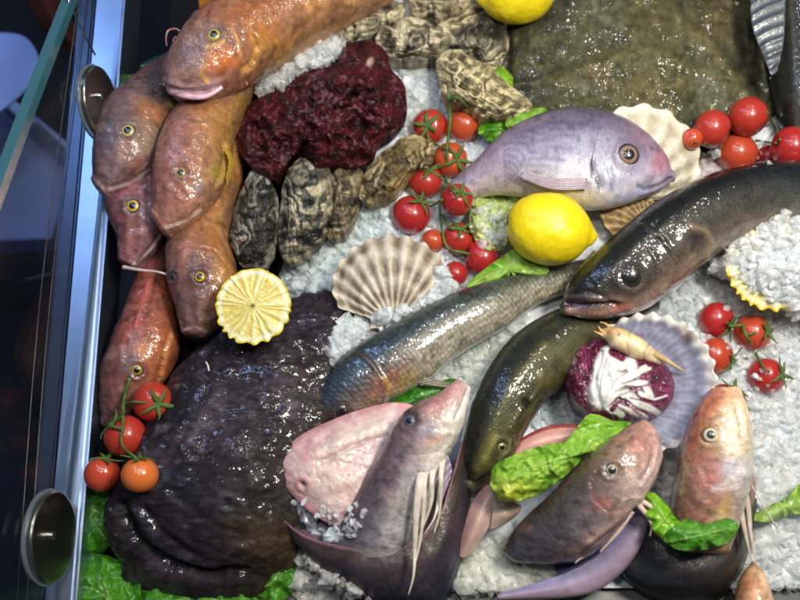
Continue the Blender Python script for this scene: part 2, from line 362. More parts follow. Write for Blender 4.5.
def fish_body(name, st, mat, parent, base, feats=(), nr=190, ns=80, ex=.92, noise=(.0, 60), cap=.45, roll=0.0, seed=1.0, jit=.0, blunt=.8, accents=(), bony=0):
    """st: (left px, right px, centre height m, half thickness m) from snout to tail"""
    A = []; B = []; Hh = []
    for (ax, ay, bx, by, z, h) in st:
        A.append(P(ax, ay, z)); B.append(P(bx, by, z)); Hh.append([h, 0, 0])
    A = np.array(A); B = np.array(B); Mid = (A + B) / 2; Wd = (B - A) / 2
    pk = np.concatenate([Mid, Wd, np.array(Hh)], 1)
    q = catmull(pk, nr)
    # rounded ends
    def endcap(q0, q1, n=9):
        d = q0[:3] - q1[:3]; d /= np.linalg.norm(d); L = np.linalg.norm(q0[3:6]) * cap * 2
        out = []
        for k in range(1, n + 1):
            a = k / n * math.pi / 2 * .985
            r = q0.copy(); r[:3] = q0[:3] + d * L * math.sin(a); r[3:7] = q0[3:7] * math.cos(a) ** blunt; out.append(r)
        return np.array(out)
    q = np.concatenate([endcap(q[0], q[3])[::-1], q, endcap(q[-1], q[-4])])
    n = len(q)
    th = np.linspace(0, 2 * math.pi, ns, endpoint=False) + math.pi * 1.5       # starts underneath
    c = np.cos(th); s = np.sin(th)
    cc = np.sign(c) * np.abs(c) ** ex; ss = np.sign(s) * np.abs(s) ** ex
    up = np.array([0, 0, 1.0])
    pos = q[:, None, :3] + q[:, None, 3:6] * cc[None, :, None] + up * (q[:, 6][:, None, None] * ss[None, :, None])
    if roll:
        pos = pos + q[:, None, 3:6] * (roll * ss[None, :, None])
    seg = np.linalg.norm(np.diff(q[:, :3], axis=0), axis=1); sl = np.concatenate([[0], np.cumsum(seg)])
    S = (sl / sl[-1])[:, None] * np.ones((1, ns)); T = np.ones((n, 1)) * cc[None]
    U = np.ones((n, 1)) * ss[None]
    per = np.linspace(0, 1, ns, endpoint=False)[None] * (np.linalg.norm(q[:, 3:6], axis=1)[:, None] * 4.6 + .001)
    # base colour
    keys = [k[0] for k in base]
    cols = np.array([[[np.interp(t, [a for a, _ in k[1]], [cv[ch] for _, cv in k[1]]) for ch in range(3)] for t in cc] for k in base])
    col = np.zeros((n, ns, 3)); sx = S[:, 0]
    for ch in range(3):
        for j in range(ns):
            col[:, j, ch] = np.interp(sx, keys, cols[:, j, ch])
    nz = fbm(pos * 45, 3, seed)
    col = np.clip(col * (1 + .16 * nz[..., None]), 0, 1)
    for ai, (ac, fq, lo, stg) in enumerate(accents):
        g = (sstep(lo, lo + .55, fbm(pos * fq, 4, seed * 3 + ai)) * stg)[..., None]; col = col * (1 - g) + C(ac) * g
    col = np.clip(col * (1 + .13 * vnoise(pos * 420)[..., None]) * (1 - .38 * sstep(.15, .8, fbm(pos * 170, 4, seed + 4)))[..., None] * (1 + .16 * sstep(.2, .8, fbm(pos * 120, 3, seed + 9)))[..., None], 0, 1)
    nrm = grid_normals(pos, True)
    cen = q[:, None, :3]
    flip = np.sign(np.sum(nrm * (pos - cen), -1, keepdims=True)); flip[flip == 0] = 1; nrm = nrm * flip
    mask = sstep(-.45, .0, U)
    if noise[0]: pos = pos + nrm * (fbm(pos * noise[1], 4, seed) * noise[0])[..., None]
    if jit: pos = pos + nrm * (fbm(pos * 260, 2, seed) * jit)[..., None]
    if bony: pos = pos + nrm * (bony * (sstep(.55, .25, S) * (1 - 2.2 * np.abs(vnoise(pos * 120 + seed))) + .35 * np.abs(fbm(pos * 190, 2, seed))))[..., None]
    pos, col = carve(pos, nrm, col, feats, mask)
    V = pos.reshape(-1, 3); F = grid_faces(n, ns, True)
    V = np.concatenate([V, pos[0].mean(0)[None], pos[-1].mean(0)[None]])
    a0, a1 = len(V) - 2, len(V) - 1
    for j in range(ns):
        F.append([a0, (j + 1) % ns, j]); F.append([a1, (n - 1) * ns + j, (n - 1) * ns + (j + 1) % ns])
    col = np.concatenate([col.reshape(-1, 3), col[0].mean(0)[None], col[-1].mean(0)[None]])
    skin = np.stack([sl[:, None] * np.ones((1, ns)), per, per * 0], -1).reshape(-1, 3); skin = np.concatenate([skin, skin[:1], skin[-1:]])
    # make faces point outwards
    f = F[len(F) // 2 // ns * ns]
    o = mesh_obj(name, V, F, mat, parent, col, skin)
    bm = bmesh.new(); bm.from_mesh(o.data); bmesh.ops.recalc_face_normals(bm, faces=bm.faces); bm.to_mesh(o.data); bm.free()
    return o, SOLIDS[-1]
def eye(parent, bvh, px, py, r, iris='c9b45a', pupil='0a0a0c', rim='3a3028', asp=1.0, pup=.50, sink=.62, tiltup=.5):
    loc, nrm = hit(px, py, [bvh])
    nrm = nrm * (1 - tiltup) + np.array([0, -.25, 1.0]) * tiltup; nrm /= np.linalg.norm(nrm)
    r = r * .9; rw = r * mpp(loc) / math.sqrt(1 - sink ** 2); c0 = loc - nrm * rw * sink
    n, m = 22, 36; a = np.linspace(0.001, math.pi * .62, n)[:, None]; ph = np.linspace(0, 2 * math.pi, m, endpoint=False)[None]
    x = np.sin(a) * np.cos(ph); y = np.sin(a) * np.sin(ph); z = np.cos(a) * np.ones_like(ph)
    ax = Vector(nrm).orthogonal().normalized(); ay = Vector(nrm).cross(ax)
    V = c0 + rw * (x[..., None] * np.array(ax) + y[..., None] * np.array(ay) + z[..., None] * nrm * .93)
    fr = np.sin(a) / math.sqrt(1 - sink ** 2) * np.ones_like(ph)
    col = np.where((fr < pup)[..., None], H(pupil), np.where((fr < pup + .08)[..., None], H(iris) * 1.1, np.where((fr < .80)[..., None], H(iris) * .8, H(rim))))
    col = col * (1 + .25 * np.sin(ph * 14 + fr * 9) * (fr > pup))[..., None]
    mesh_obj('eye', V.reshape(-1, 3), grid_faces(n, m, True), M_EYE, parent, col.reshape(-1, 3), solid=False)
def patch(name, outline, mat, parent, z0, prof, colfn, nring=46, nang=150, zbot=None, center=None, feats=(), disp=None, seed=1.0, shell=None, solid=True, wob=0.0, sharp=False):
    """closed lump (zbot) or thin leaf (shell) whose plan is an outline; prof(fr) -> rise in m"""
    b = catmull(np.array(outline, float), nang, True)
    if wob:
        a = np.linspace(0, 2 * math.pi, nang, endpoint=False)
        b = b + (b - b.mean(0)) * (wob * fbm(np.stack([np.cos(a) * 3, np.sin(a) * 3, a * 0], -1), 4, seed))[:, None]
    c = np.array(center if center is not None else b.mean(0), float)
    fr = np.linspace(0.0, 1, nring) ** .85
    px = c[0] + fr[:, None] * (b[None, :, 0] - c[0]); py = c[1] + fr[:, None] * (b[None, :, 1] - c[1])
    z = z0 + prof(fr)[:, None] * np.ones((1, nang))
    if disp is not None: z = z + disp(fr[:, None] * np.ones((1, nang)), px, py)
    pos = P(px, py, z)
    col = colfn(fr[:, None] * np.ones((1, nang)), px, py)
    nrm = grid_normals(pos, True); nrm *= np.where(nrm[..., 2:3].mean() < 0, -1, 1)
    pos, col = carve(pos, nrm, col, feats, np.ones(px.shape))
    if zbot is not None:
        rings = [pos]; cs = [col]; cen = P(c[0], c[1], z0)
        for k in range(1, 7):
            t = k / 6; r = pos[-1] + (cen - pos[-1]) * (.22 * t * t); r[:, 2] = pos[-1][:, 2] * (1 - t) + zbot * t
            rings.append(r[None]); cs.append(col[-1:])
        pos = np.concatenate(rings); col = np.concatenate(cs); n = len(pos)
        V = pos.reshape(-1, 3); F = grid_faces(n, nang, True)
        V = np.concatenate([V, pos[-1].mean(0)[None]]); col = np.concatenate([col.reshape(-1, 3), col[-1][:1]])
        for j in range(nang): F.append([len(V) - 1, (n - 1) * nang + j, (n - 1) * nang + (j + 1) % nang])
    else:
        n = nring; low = pos - nrm * shell
        V = np.concatenate([pos.reshape(-1, 3), low.reshape(-1, 3)]); col = np.concatenate([col.reshape(-1, 3)] * 2)
        off = n * nang; F = grid_faces(n, nang, True) + grid_faces(n, nang, True, off, True)
        for j in range(nang):
            j2 = (j + 1) % nang; a = (n - 1) * nang
            F.append([a + j, a + j2, off + a + j2, off + a + j])
    skin = np.concatenate([V[:, :2], V[:, :1] * 0], 1)
    o = mesh_obj(name, V, F, mat, parent, col, skin, solid=solid)
    bm = bmesh.new(); bm.from_mesh(o.data); bmesh.ops.remove_doubles(bm, verts=bm.verts, dist=1e-6); bmesh.ops.recalc_face_normals(bm, faces=bm.faces); bm.to_mesh(o.data); bm.free()
    return o, (SOLIDS[-1] if solid else None)
def sheet(name, rows, mat, parent, colfn, nu=50, nv=24, shell=.0008, disp=None, feats=(), rays=0, ray_amp=.0003, solid=True, seed=1.0):
    """thin curved sheet (fin, flap, curled belly) through rows of (px, py, z)"""
    rows = [np.array(r, float) for r in rows]
    R = np.array([catmull(r, nu) for r in rows])
    G = np.array([catmull(R[:, k], nv) for k in range(nu)]).transpose(1, 0, 2)      # nv x nu x 3
    pos = P(G[..., 0], G[..., 1], G[..., 2])
    u = np.linspace(0, 1, nu)[None] * np.ones((nv, 1)); v = np.linspace(0, 1, nv)[:, None] * np.ones((1, nu))
    nrm = grid_normals(pos); nrm *= (-1 if nrm[..., 2].mean() < 0 else 1)
    if disp is not None: pos = pos + nrm * disp(u, v, pos)[..., None]
    if rays: pos = pos + nrm * (ray_amp * np.sin(2 * math.pi * rays * u))[..., None]
    col = colfn(u, v) * (1 + .12 * fbm(pos * 90, 3, seed))[..., None]
    pos, col = carve(pos, nrm, col, feats, np.ones(u.shape))
    th = shell * (np.minimum(1, np.minimum(np.minimum(u, 1 - u), np.minimum(v, 1 - v)) * 9) * .8 + .2)
    low = pos - nrm * th[..., None]
    V = np.concatenate([pos.reshape(-1, 3), low.reshape(-1, 3)]); off = nv * nu
    F = grid_faces(nv, nu) + grid_faces(nv, nu, False, off, True)
    loop = [j for j in range(nu)] + [i * nu + nu - 1 for i in range(1, nv)] + [(nv - 1) * nu + j for j in range(nu - 2, -1, -1)] + [i * nu for i in range(nv - 2, 0, -1)]
    for k in range(len(loop)):
        a, b = loop[k], loop[(k + 1) % len(loop)]; F.append([a, b, off + b, off + a])
    skin = np.stack([u * .05, v * .05, u * 0], -1).reshape(-1, 3)
    o = mesh_obj(name, V, F, mat, parent, np.concatenate([col.reshape(-1, 3)] * 2), np.concatenate([skin] * 2), solid=solid)
    bm = bmesh.new(); bm.from_mesh(o.data); bmesh.ops.recalc_face_normals(bm, faces=bm.faces); bm.to_mesh(o.data); bm.free()
    return o
def tube(name, pts, r0, r1, mat, parent, col=None, n=40, m=10, flat=1.0, world=False, solid=False, drape=False):
    """tapered tube through (px, py, z) points; radii in m"""
    if drape: pts = [(p[0], p[1], max(hit(p[0], p[1])[0][2] + (r0 * .5 if i else -r0), 0.0)) for i, p in enumerate(pts)]
    pts = np.array(pts, float)
    q = catmull(pts, n)
    pos = q if world else P(q[:, 0], q[:, 1], q[:, 2])
    V, F = tube_geo(pos, r0, r1, m, flat)
    c = None if col is None else np.tile(col, (len(V), 1)) * (1 + .15 * fbm(V * 200, 2))[:, None]
    return mesh_obj(name, V, F, mat, parent, c, V * 1.0, solid=solid)
def tube_geo(pos, r0, r1, m=10, flat=1.0):
    n = len(pos); t = np.gradient(pos, axis=0); t /= np.linalg.norm(t, axis=1, keepdims=True) + 1e-12
    up = np.array([0, 0, 1.0]); a = np.cross(t, up); la = np.linalg.norm(a, axis=1, keepdims=True); a = np.where(la < .05, np.array([1.0, 0, 0]), a / np.maximum(la, 1e-6)); b = np.cross(a, t)
    th = np.linspace(0, 2 * math.pi, m, endpoint=False); r = np.linspace(r0, r1, n)
    V = pos[:, None] + r[:, None, None] * (np.cos(th)[None, :, None] * a[:, None] + flat * np.sin(th)[None, :, None] * b[:, None])
    F = grid_faces(n, m, True); V = V.reshape(-1, 3); V = np.concatenate([V, pos[:1], pos[-1:]])
    for j in range(m): F.append([n * m, (j + 1) % m, j]); F.append([n * m + 1, (n - 1) * m + j, (n - 1) * m + (j + 1) % m])
    return V, F
def base_at(px, py, z): return tuple(float(v) for v in P(px, py, z))

# ================================================================ SETTING
def slab(name, corners, z0, z1, mat, parent=None, bev=.0015, pix=True):
    pts = [P(x, y, z1) if pix else np.array([x, y, z1]) for x, y in corners]
    V = [p for p in pts] + [np.array([p[0], p[1], z0]) for p in pts]; k = len(pts)
    F = [list(range(k)), list(range(2 * k - 1, k - 1, -1))] + [[i, i + k, (i + 1) % k + k, (i + 1) % k] for i in range(k)]
    o = mesh_obj(name, V, F, mat, parent, smooth=False)
    bm = bmesh.new(); bm.from_mesh(o.data); bmesh.ops.recalc_face_normals(bm, faces=bm.faces)
    if bev: bmesh.ops.bevel(bm, geom=bm.edges[:], offset=bev, segments=2, affect='EDGES')
    bm.to_mesh(o.data); bm.free()
    return o
fl = slab('shop_floor', [(-2, -1.6), (2, -1.6), (2, 2), (-2, 2)], -.95, -.90, M_FLOOR, bev=0, pix=False); fl['kind'] = 'structure'
ctop = slab('counter_top', [(-.248, -.62), (.62, -.62), (.62, .62), (-.200, .62)], -.09, -.035, M_BLACK, pix=False); ctop['kind'] = 'structure'

# ice bed: one sheet of packed grains; loose grains are added to the same mesh at the end
ICE_V = []; ICE_F = []; ICE_C = []; ICE_M = []; ice_n = 0
def ice_add(V, F, C, slot=0):
    global ice_n
    ICE_M.extend([slot] * len(F))
    ICE_V.append(V); ICE_F.extend([[i + ice_n for i in f] for f in F]); ICE_C.append(C); ice_n += len(V)
def ice_bed():
    n, m = 150, 170
    gx = np.linspace(262, 960, m)[None] * np.ones((n, 1)); gy = np.linspace(-80, 588, n)[:, None] * np.ones((1, m))
    z = -.012 + .006 * fbm(np.stack([gx / 60, gy / 60, gx * 0], -1), 3) + .0018 * fbm(np.stack([gx / 7, gy / 7, gx * 0], -1), 3)
    z = z - .03 * sstep(330, 262, gx)
    pos = P(gx, gy, z).reshape(-1, 3); F = grid_faces(n, m, flip=True)
    SOLIDS.append(BVHTree.FromPolygons([tuple(v) for v in pos], F))
    ice_add(pos, F, np.tile([.88, .92, .95], (len(pos), 1)), 1)
ice_bed(); ICE_S = [SOLIDS[-1]]

# ================================================================ FISH
C = H
G_ORANGE, G_TAN, G_MAUVE, G_PINK, G_RED = C('c9803f'), C('b98a63'), C('7a666c'), C('b9878a'), C('a0563f')
GROUP_G = 'gurnards on the fish counter'

# --- monkfish ------------------------------------------------------------------
mk = thing('monkfish', 'huge dark wet wrinkled monkfish with wide mouth at the lower left', 'fish', base_at(220, 450, -.03))
mst = [(300, 300, 352, 300, -.012, .012), (262, 318, 368, 318, -.008, .020), (205, 345, 368, 345, -.004, .026), (168, 385, 352, 382, .000, .031), (142, 425, 336, 425, .002, .036),
       (124, 465, 322, 470, .003, .039), (112, 505, 314, 515, .002, .036), (110, 540, 305, 552, -.002, .029), (125, 568, 286, 578, -.010, .018)]
mfe = [('line', [(112, 508), (118, 545), (145, 568), (190, 580), (240, 578)], 8, C('32262c'), .5, 3.6),
       ('line', [(122, 505), (136, 538), (165, 560), (205, 572), (245, 570)], 4, C('0a090b'), .8, -4.5),
       ('line', [(135, 508), (155, 540), (185, 560), (215, 566)], 5, C('3c3846'), .5, 2.2),
       ('line', [(145, 508), (165, 535), (195, 556)], 3, C('0d0d10'), .6, -2.5),
       ('line', [(290, 320), (270, 380), (240, 440), (215, 500)], 14, None, 0, 2.5), ('line', [(250, 350), (215, 420), (180, 490)], 9, None, 0, -2.0),
       ('line', [(310, 360), (295, 430), (265, 500)], 10, None, 0, -2.0), ('blob', 225, 505, 14, 9, 20, C('1c2c44'), .5, -1.5), ('ring', 227, 503, 8, 2.4, C('4a4438'), .6, 1.6),
       ('blob', 265, 540, 40, 22, 30, C('4a3a22'), .55, 0), ('blob', 290, 330, 30, 18, 0, C('342c3a'), .6, 0), ('blob', 175, 480, 25, 18, 0, C('1a1e2c'), .6, 0),
       ('blob', 240, 400, 50, 30, 40, C('30242a'), .6, 0)]
for k in range(60):
    x = random.uniform(160, 330); y = random.uniform(320, 570)
    mfe.append(('blob', x, y, random.uniform(1.6, 4), random.uniform(1.2, 3), random.uniform(0, 90), C(random.choice(['55505a', '6a625c', '3a3640', '0a0a0c'])), .6, random.uniform(.3, 1.2)))
mb, MB_ = fish_body('body', mst, M_MONK, mk, [(0, [(-1, C('17141a') * 1.4), (0, C('282128') * 1.4), (1, C('262022') * 1.4)]), (1, [(-1, C('121116') * 1.4), (0, C('211b22') * 1.4), (1, C('2a2218') * 1.4)])], mfe, nr=260, ns=170, noise=(.0026, 42), jit=.0009, ex=.85, cap=.2, bony=.0016, accents=[('4a3c46', 22, .2, .5), ('3c3226', 30, .3, .4), ('6a6068', 70, .55, .5)])
tube('worm_strand', [(206, 362, .040), (208, 366, .041), (209, 371, .041)], .0007, .0005, M_FIN, mk, C('d8d0c0'), n=10)

# --- gurnards at the left ------------------------------------------------------------------
GACC = [('5c464c', 30, .05, .45), ('9c5432', 38, .25, .35), ('b89880', 70, .4, .3)]
def gurnard(label, st, base, feats, eyes, **kw):
    x = (st[2][0] + st[2][2]) / 2; y = (st[2][1] + st[2][3]) / 2
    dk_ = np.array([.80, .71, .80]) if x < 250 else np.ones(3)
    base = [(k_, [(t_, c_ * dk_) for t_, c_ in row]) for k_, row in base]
    g = thing('gurnard', label, 'fish', base_at(x, y, st[2][4] - st[2][5]), GROUP_G)
    kw = dict(dict(noise=(.0007, 60), jit=.00012, blunt=.55, cap=.16, nr=230, ns=96, accents=GACC, ex=.80, bony=.0005), **kw)
    kw.pop('drop', 1)
    a0, a1 = st[0], st[1]; w0 = math.hypot(a0[2] - a0[0], a0[3] - a0[1]); w1 = math.hypot(a1[2] - a1[0], a1[3] - a1[1]); k_ = max(1, .62 * w1 / w0)
    mx_, my_ = (a0[0] + a0[2]) / 2, (a0[1] + a0[3]) / 2
    st = [(mx_ + (a0[0] - mx_) * k_, my_ + (a0[1] - my_) * k_, mx_ + (a0[2] - mx_) * k_, my_ + (a0[3] - my_) * k_, a0[4], max(a0[5], a1[5] * .62))] + list(st[1:])
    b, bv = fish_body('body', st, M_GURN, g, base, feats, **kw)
    for e in eyes: eye(g, bv, *e[:3], **(e[3] if len(e) > 3 else {}))
    return g, bv
def sock(x, y, r, c='4a3a38'): return [('ring', x, y, r * 1.25, r * .35, C(c), .55, .9), ('blob', x, y, r, r, 0, C(c), .3, -.6)]

g6, _ = gurnard('red brown gurnard with snout under the ripening tomatoes at the steel rail',
    [(107, 424, 126, 426, -.012, .014), (102, 397, 150, 404, -.006, .022), (104, 368, 168, 371, -.003, .026), (116, 335, 179, 340, -.004, .026), (130, 300, 176, 305, -.008, .022), (140, 268, 170, 275, -.012, .018), (152, 232, 175, 238, -.016, .014)],
    [(0, [(-1, C('5a4a4c')), (-.4, C('8a6a60')), (1, C('a0603c'))]), (.35, [(-1, C('6c4a44')), (-.3, C('9c5444')), (.5, C('b26a40')), (1, C('a8663c'))]), (1, [(-1, C('5c3a30')), (0, C('8c4a38')), (1, C('6a3a2c'))])],
    sock(137, 370, 7) + [('line', [(150, 280), (142, 305), (137, 325)], 2.2, C('c0605c'), .7, 1.2), ('line', [(157, 278), (149, 303), (143, 322)], 1.8, C('5a2420'), .7, -1.4),
     ('edge', [(172, 330), (165, 352), (158, 385)], 4, C('d08a5a'), .5, 1.2), ('blob', 150, 350, 16, 12, 0, C('b87038'), .5, 0), ('blob', 128, 360, 10, 12, 0, C('6a6066'), .6, .3), ('line', [(120, 345), (122, 370), (113, 400)], 3, C('7a5048'), .5, .9)],
    [(137, 370, 7, dict(iris='b09430', asp=1)), ], seed=2)
g4, _ = gurnard('small mauve brown gurnard head squeezed between others beside the steel rail',
    [(124, 261, 136, 266, .010, .009), (118, 238, 156, 249, .012, .018), (108, 212, 167, 226, .012, .024), (109, 188, 173, 195, .008, .026), (125, 155, 176, 165, .002, .024), (150, 120, 186, 135, -.004, .02)],
    [(0, [(-1, C('8f6468')), (0, C('a57068')), (1, C('9a7a78'))]), (.5, [(-1, C('7a5256')), (0, C('94605a')), (1, C('7c6468'))]), (1, [(-1, C('5a4242')), (1, C('5a4a4c'))])],
    sock(133, 206, 8) + [('line', [(133, 265), (150, 250), (163, 232)], 1.6, C('d8b8b4'), .8, .8), ('line', [(137, 262), (152, 245), (160, 233)], 1.4, C('4a2c2c'), .8, -1.2), ('blob', 112, 200, 6, 10, 0, C('6e4c50'), .6, 1), ('blob', 150, 215, 12, 10, 0, C('7e7280'), .5, 0),
     ('line', [(130, 216), (128, 235), (127, 252)], 3, C('b07a74'), .5, .8)],
    [(133, 206, 8, dict(iris='d2b048'))], seed=3)
g5, _ = gurnard('orange brown gurnard lying on its belly with both eyes up, beside the lemon half',
    [(185, 332, 206, 335, .016, .010), (178, 314, 222, 320, .017, .018), (170, 286, 238, 290, .016, .025), (167, 256, 235, 262, .012, .027), (172, 232, 229, 237, .006, .026), (188, 205, 236, 205, .000, .024), (205, 175, 243, 172, -.004, .022), (222, 140, 246, 135, -.008, .02)],
    [(0, [(-1, C('6e5a5c')), (0, C('80625a')), (1, C('7a5c50'))]), (.35, [(-1, C('7c6258')), (0, C('a07050')), (1, C('b88038'))]), (.55, [(-1, C('84684e')), (0, C('a87a48')), (1, C('b88a48'))]), (1, [(-1, C('8a6434')), (1, C('a87c34'))])],
    sock(200, 277, 7) + sock(173, 277, 5) + [('line', [(184, 330), (194, 327), (206, 332)], 1.6, C('b08a88'), .7, .8), ('line', [(187, 285), (190, 310), (193, 326)], 5, C('6a5450'), .4, -.8), ('edge', [(236, 300), (228, 270), (214, 250), (190, 246), (170, 252)], 4, C('b86a48'), .4, .9), ('blob', 222, 270, 10, 16, 0, C('c08838'), .6, .3),
      ('line', [(196, 225), (186, 245), (183, 270)], 4, C('b0745a'), .5, .7)],
    [(200, 277, 7, dict(iris='c8a028')), (173, 277, 5, dict(iris='3c4046', pupil='20262e', tiltup=.2))], seed=4)
g2, _ = gurnard('grey mauve gurnard with blunt snout overlapping the steel rail',
    [(98, 184, 106, 192, .030, .010), (96, 164, 129, 189, .030, .021), (97, 137, 157, 165, .028, .028), (108, 108, 174, 126, .022, .029), (128, 89, 192, 100, .016, .027), (158, 67, 208, 80, .010, .024), (190, 43, 226, 62, .004, .022)],
    [(0, [(-1, C('6a5a62')), (0, C('90766e')), (1, C('b89890'))]), (.4, [(-1, C('5c5058')), (0, C('857068')), (.6, C('9a765c')), (1, C('8c6850'))]), (.7, [(-1, C('8a5c50')), (0, C('5c504e')), (1, C('4c4648'))]), (1, [(-1, C('8c5048')), (1, C('484448'))])],
    sock(128, 131, 8, '5a4c4c') + [('line', [(108, 190), (130, 184), (150, 170)], 2, C('d0b4b0'), .7, .9), ('line', [(112, 186), (132, 180), (148, 168)], 1.4, C('5a4040'), .7, -1), ('blob', 150, 110, 17, 11, 25, C('b0703e'), .75, .6), ('edge', [(176, 112), (165, 128), (158, 150)], 4, C('c8a060'), .6, 1.4),
      ('line', [(120, 142), (118, 162), (112, 182)], 4, C('9c8078'), .5, .8), ('blob', 105, 145, 8, 18, 5, C('5c5664'), .6, .3), ('blob', 170, 106, 6, 4, 30, C('d8b078'), .7, .8), ('blob', 145, 140, 14, 16, 30, C('907c5c'), .5, .3), ('blob', 108, 124, 9, 22, 8, C('4a424a'), .75, 0), ('blob', 165, 90, 24, 12, -35, C('2e2a2c'), .7, 0), ('blob', 110, 172, 10, 12, 0, C('6a5660'), .6, 0), ('blob', 125, 152, 9, 12, 0, C('8a6a5c'), .5, 0)],
    [(128, 131, 8.5, dict(iris='c0b470'))], seed=5)
g3, g3b = gurnard('rosy tan gurnard with snout pointing down, under the topmost orange one',
    [(158, 217, 166, 228, .036, .011), (154, 194, 199, 216, .037, .021), (155, 167, 221, 185, .035, .028), (166, 132, 231, 145, .030, .030), (190, 97, 244, 110, .022, .028), (215, 70, 254, 85, .014, .024), (235, 48, 262, 60, .008, .02)],
    [(0, [(-1, C('966a62')), (0, C('ac7460')), (1, C('c89a80'))]), (.45, [(-1, C('8c6864')), (0, C('b4805c')), (.6, C('bc8a50')), (1, C('c09a4c'))]), (1, [(-1, C('a0704c')), (1, C('a87c44'))])],
    sock(181, 173, 7) + [('line', [(166, 228), (185, 222), (200, 211)], 2, C('e0c0ac'), .7, .9), ('line', [(170, 224), (188, 218), (200, 206)], 1.4, C('6a4438'), .6, -1), ('blob', 198, 188, 6, 9, 10, C('8c8680'), .7, 0), ('edge', [(224, 140), (226, 160), (215, 190)], 4, C('d0a848'), .5, 1.2), ('blob', 215, 172, 6, 10, 15, C('a89038'), .7, .3),
      ('line', [(170, 180), (168, 200), (164, 218)], 4, C('b07c70'), .5, .8), ('blob', 178, 130, 10, 24, 20, C('9c6860'), .6, .2), ('blob', 165, 200, 8, 16, 0, C('8c5c58'), .6, 0), ('blob', 210, 115, 16, 18, 0, C('b07c40'), .5, 0), ('blob', 185, 195, 12, 10, 20, C('a4685c'), .5, 0)],
    [(181, 173, 7, dict(iris='a8924c', pup=.5))], seed=6)
sheet('pectoral_fin', [[(225, 150, .045), (229, 162, .043), (226, 178, .04)], [(231, 152, .038), (234, 166, .034), (227, 188, .03)]], M_FIN, g3, lambda u, v: C('c8a438') * np.ones(u.shape + (3,)), rays=6, nu=40, nv=12)
g1, g1b = gurnard('large bright orange gurnard with pale pink lips, topmost of the left heap',
    [(164, 78, 168, 87, .058, .010), (167, 66, 180, 97, .060, .019), (179, 46, 211, 95, .060, .027), (196, 23, 242, 82, .056, .032), (224, 7, 264, 68, .050, .034), (264, -12, 300, 46, .042, .034), (312, -38, 346, 20, .036, .032), (372, -75, 402, -12, .030, .026), (440, -120, 458, -80, .026, .018)],
    [(0, [(-1, C('7c6660')), (0, C('94786c')), (1, C('c09a90'))]), (.15, [(-1, C('7a6258')), (0, C('a07a60')), (1, C('b8866a'))]), (.3, [(-1, C('94745c')), (0, C('b87e48')), (.6, C('d08838')), (1, C('d0a048'))]), (.5, [(-1, C('a06848')), (0, C('c8803c')), (1, C('d8a868'))]), (1, [(-1, C('a86840')), (0, C('c88444')), (1, C('dcae70'))])],
    sock(214, 35, 8, '6a5c50') + [('line', [(171, 87), (185, 90), (203, 89), (219, 85)], 1.8, C('5a3030'), .9, -2.2), ('line', [(172, 91), (188, 95), (205, 94), (216, 89)], 4.2, C('dab4be'), .95, 2.6), ('line', [(166, 80), (180, 86), (200, 86), (218, 82)], 3, C('c89ca4'), .85, 1.5),
      ('blob', 222, 60, 17, 13, -30, C('d8701c'), .8, .8), ('edge', [(248, 30), (258, 45), (253, 62), (238, 74)], 4.5, C('dca040'), .6, 1.6), ('line', [(232, 28), (238, 40), (240, 55)], 2, C('d8a050'), .6, .8), ('line', [(205, 65), (200, 75), (208, 82)], 2, C('e0a840'), .6, .6), ('blob', 190, 60, 14, 20, 30, C('806a66'), .5, .2), ('line', [(205, 48), (214, 46), (224, 42)], 1.6, C('ecc060'), .6, .7), ('blob', 258, 20, 24, 14, -35, C('b06a30'), .4, .3), ('line', [(232, 20), (275, 0)], 4, C('a86038'), .5, .6)],
    [(214, 35, 8.5, dict(iris='c4b25a'))], seed=7)
tube('lower_lip', [(171, 88, .062), (180, 94, .066), (195, 97, .068), (209, 95, .068), (222, 87, .068)], .0030, .0018, M_FLESH, g1, C('d6b2ba'), flat=.8)
tube('upper_lip', [(164, 78, .062), (172, 84, .067), (188, 88, .070), (206, 87, .071), (220, 83, .070)], .0022, .0012, M_FLESH, g1, C('b89098'), flat=.8)
tube('barbel', [(183, 34, .045), (176, 29, .046), (168, 31, .045), (166, 40, .044), (167, 46, .043)], .0011, .0005, M_FIN, g1, C('b07a70'))
tube('barbel', [(182, 38, .045), (176, 37, .046), (173, 41, .046), (174, 45, .045)], .0010, .0005, M_FIN, g1, C('a87068'))
tube('barbel', [(236, 72, .055), (233, 80, .055), (233, 88, .052)], .0015, .0007, M_FIN, g1, C('d89a80'))
tube('barbel', [(243, 70, .055), (245, 78, .055), (247, 85, .051)], .0014, .0007, M_FIN, g1, C('d8947a'))
sheet('dorsal_fin', [[(200, 14, .062), (225, 0, .066), (250, -12, .066)], [(198, -2, .078), (222, -16, .082), (250, -30, .08)]], M_FIN, g1, lambda u, v: C('c08038') * (1 - .2 * v[..., None]), rays=7, nu=50)

# --- pale strand across gurnards
tube_ = tube('fin_ray', [(123, 267, .022), (140, 270, .024), (158, 272, .026), (171, 276, .024)], .0016, .0007, M_FIN, g4, C('c8b0ac'))

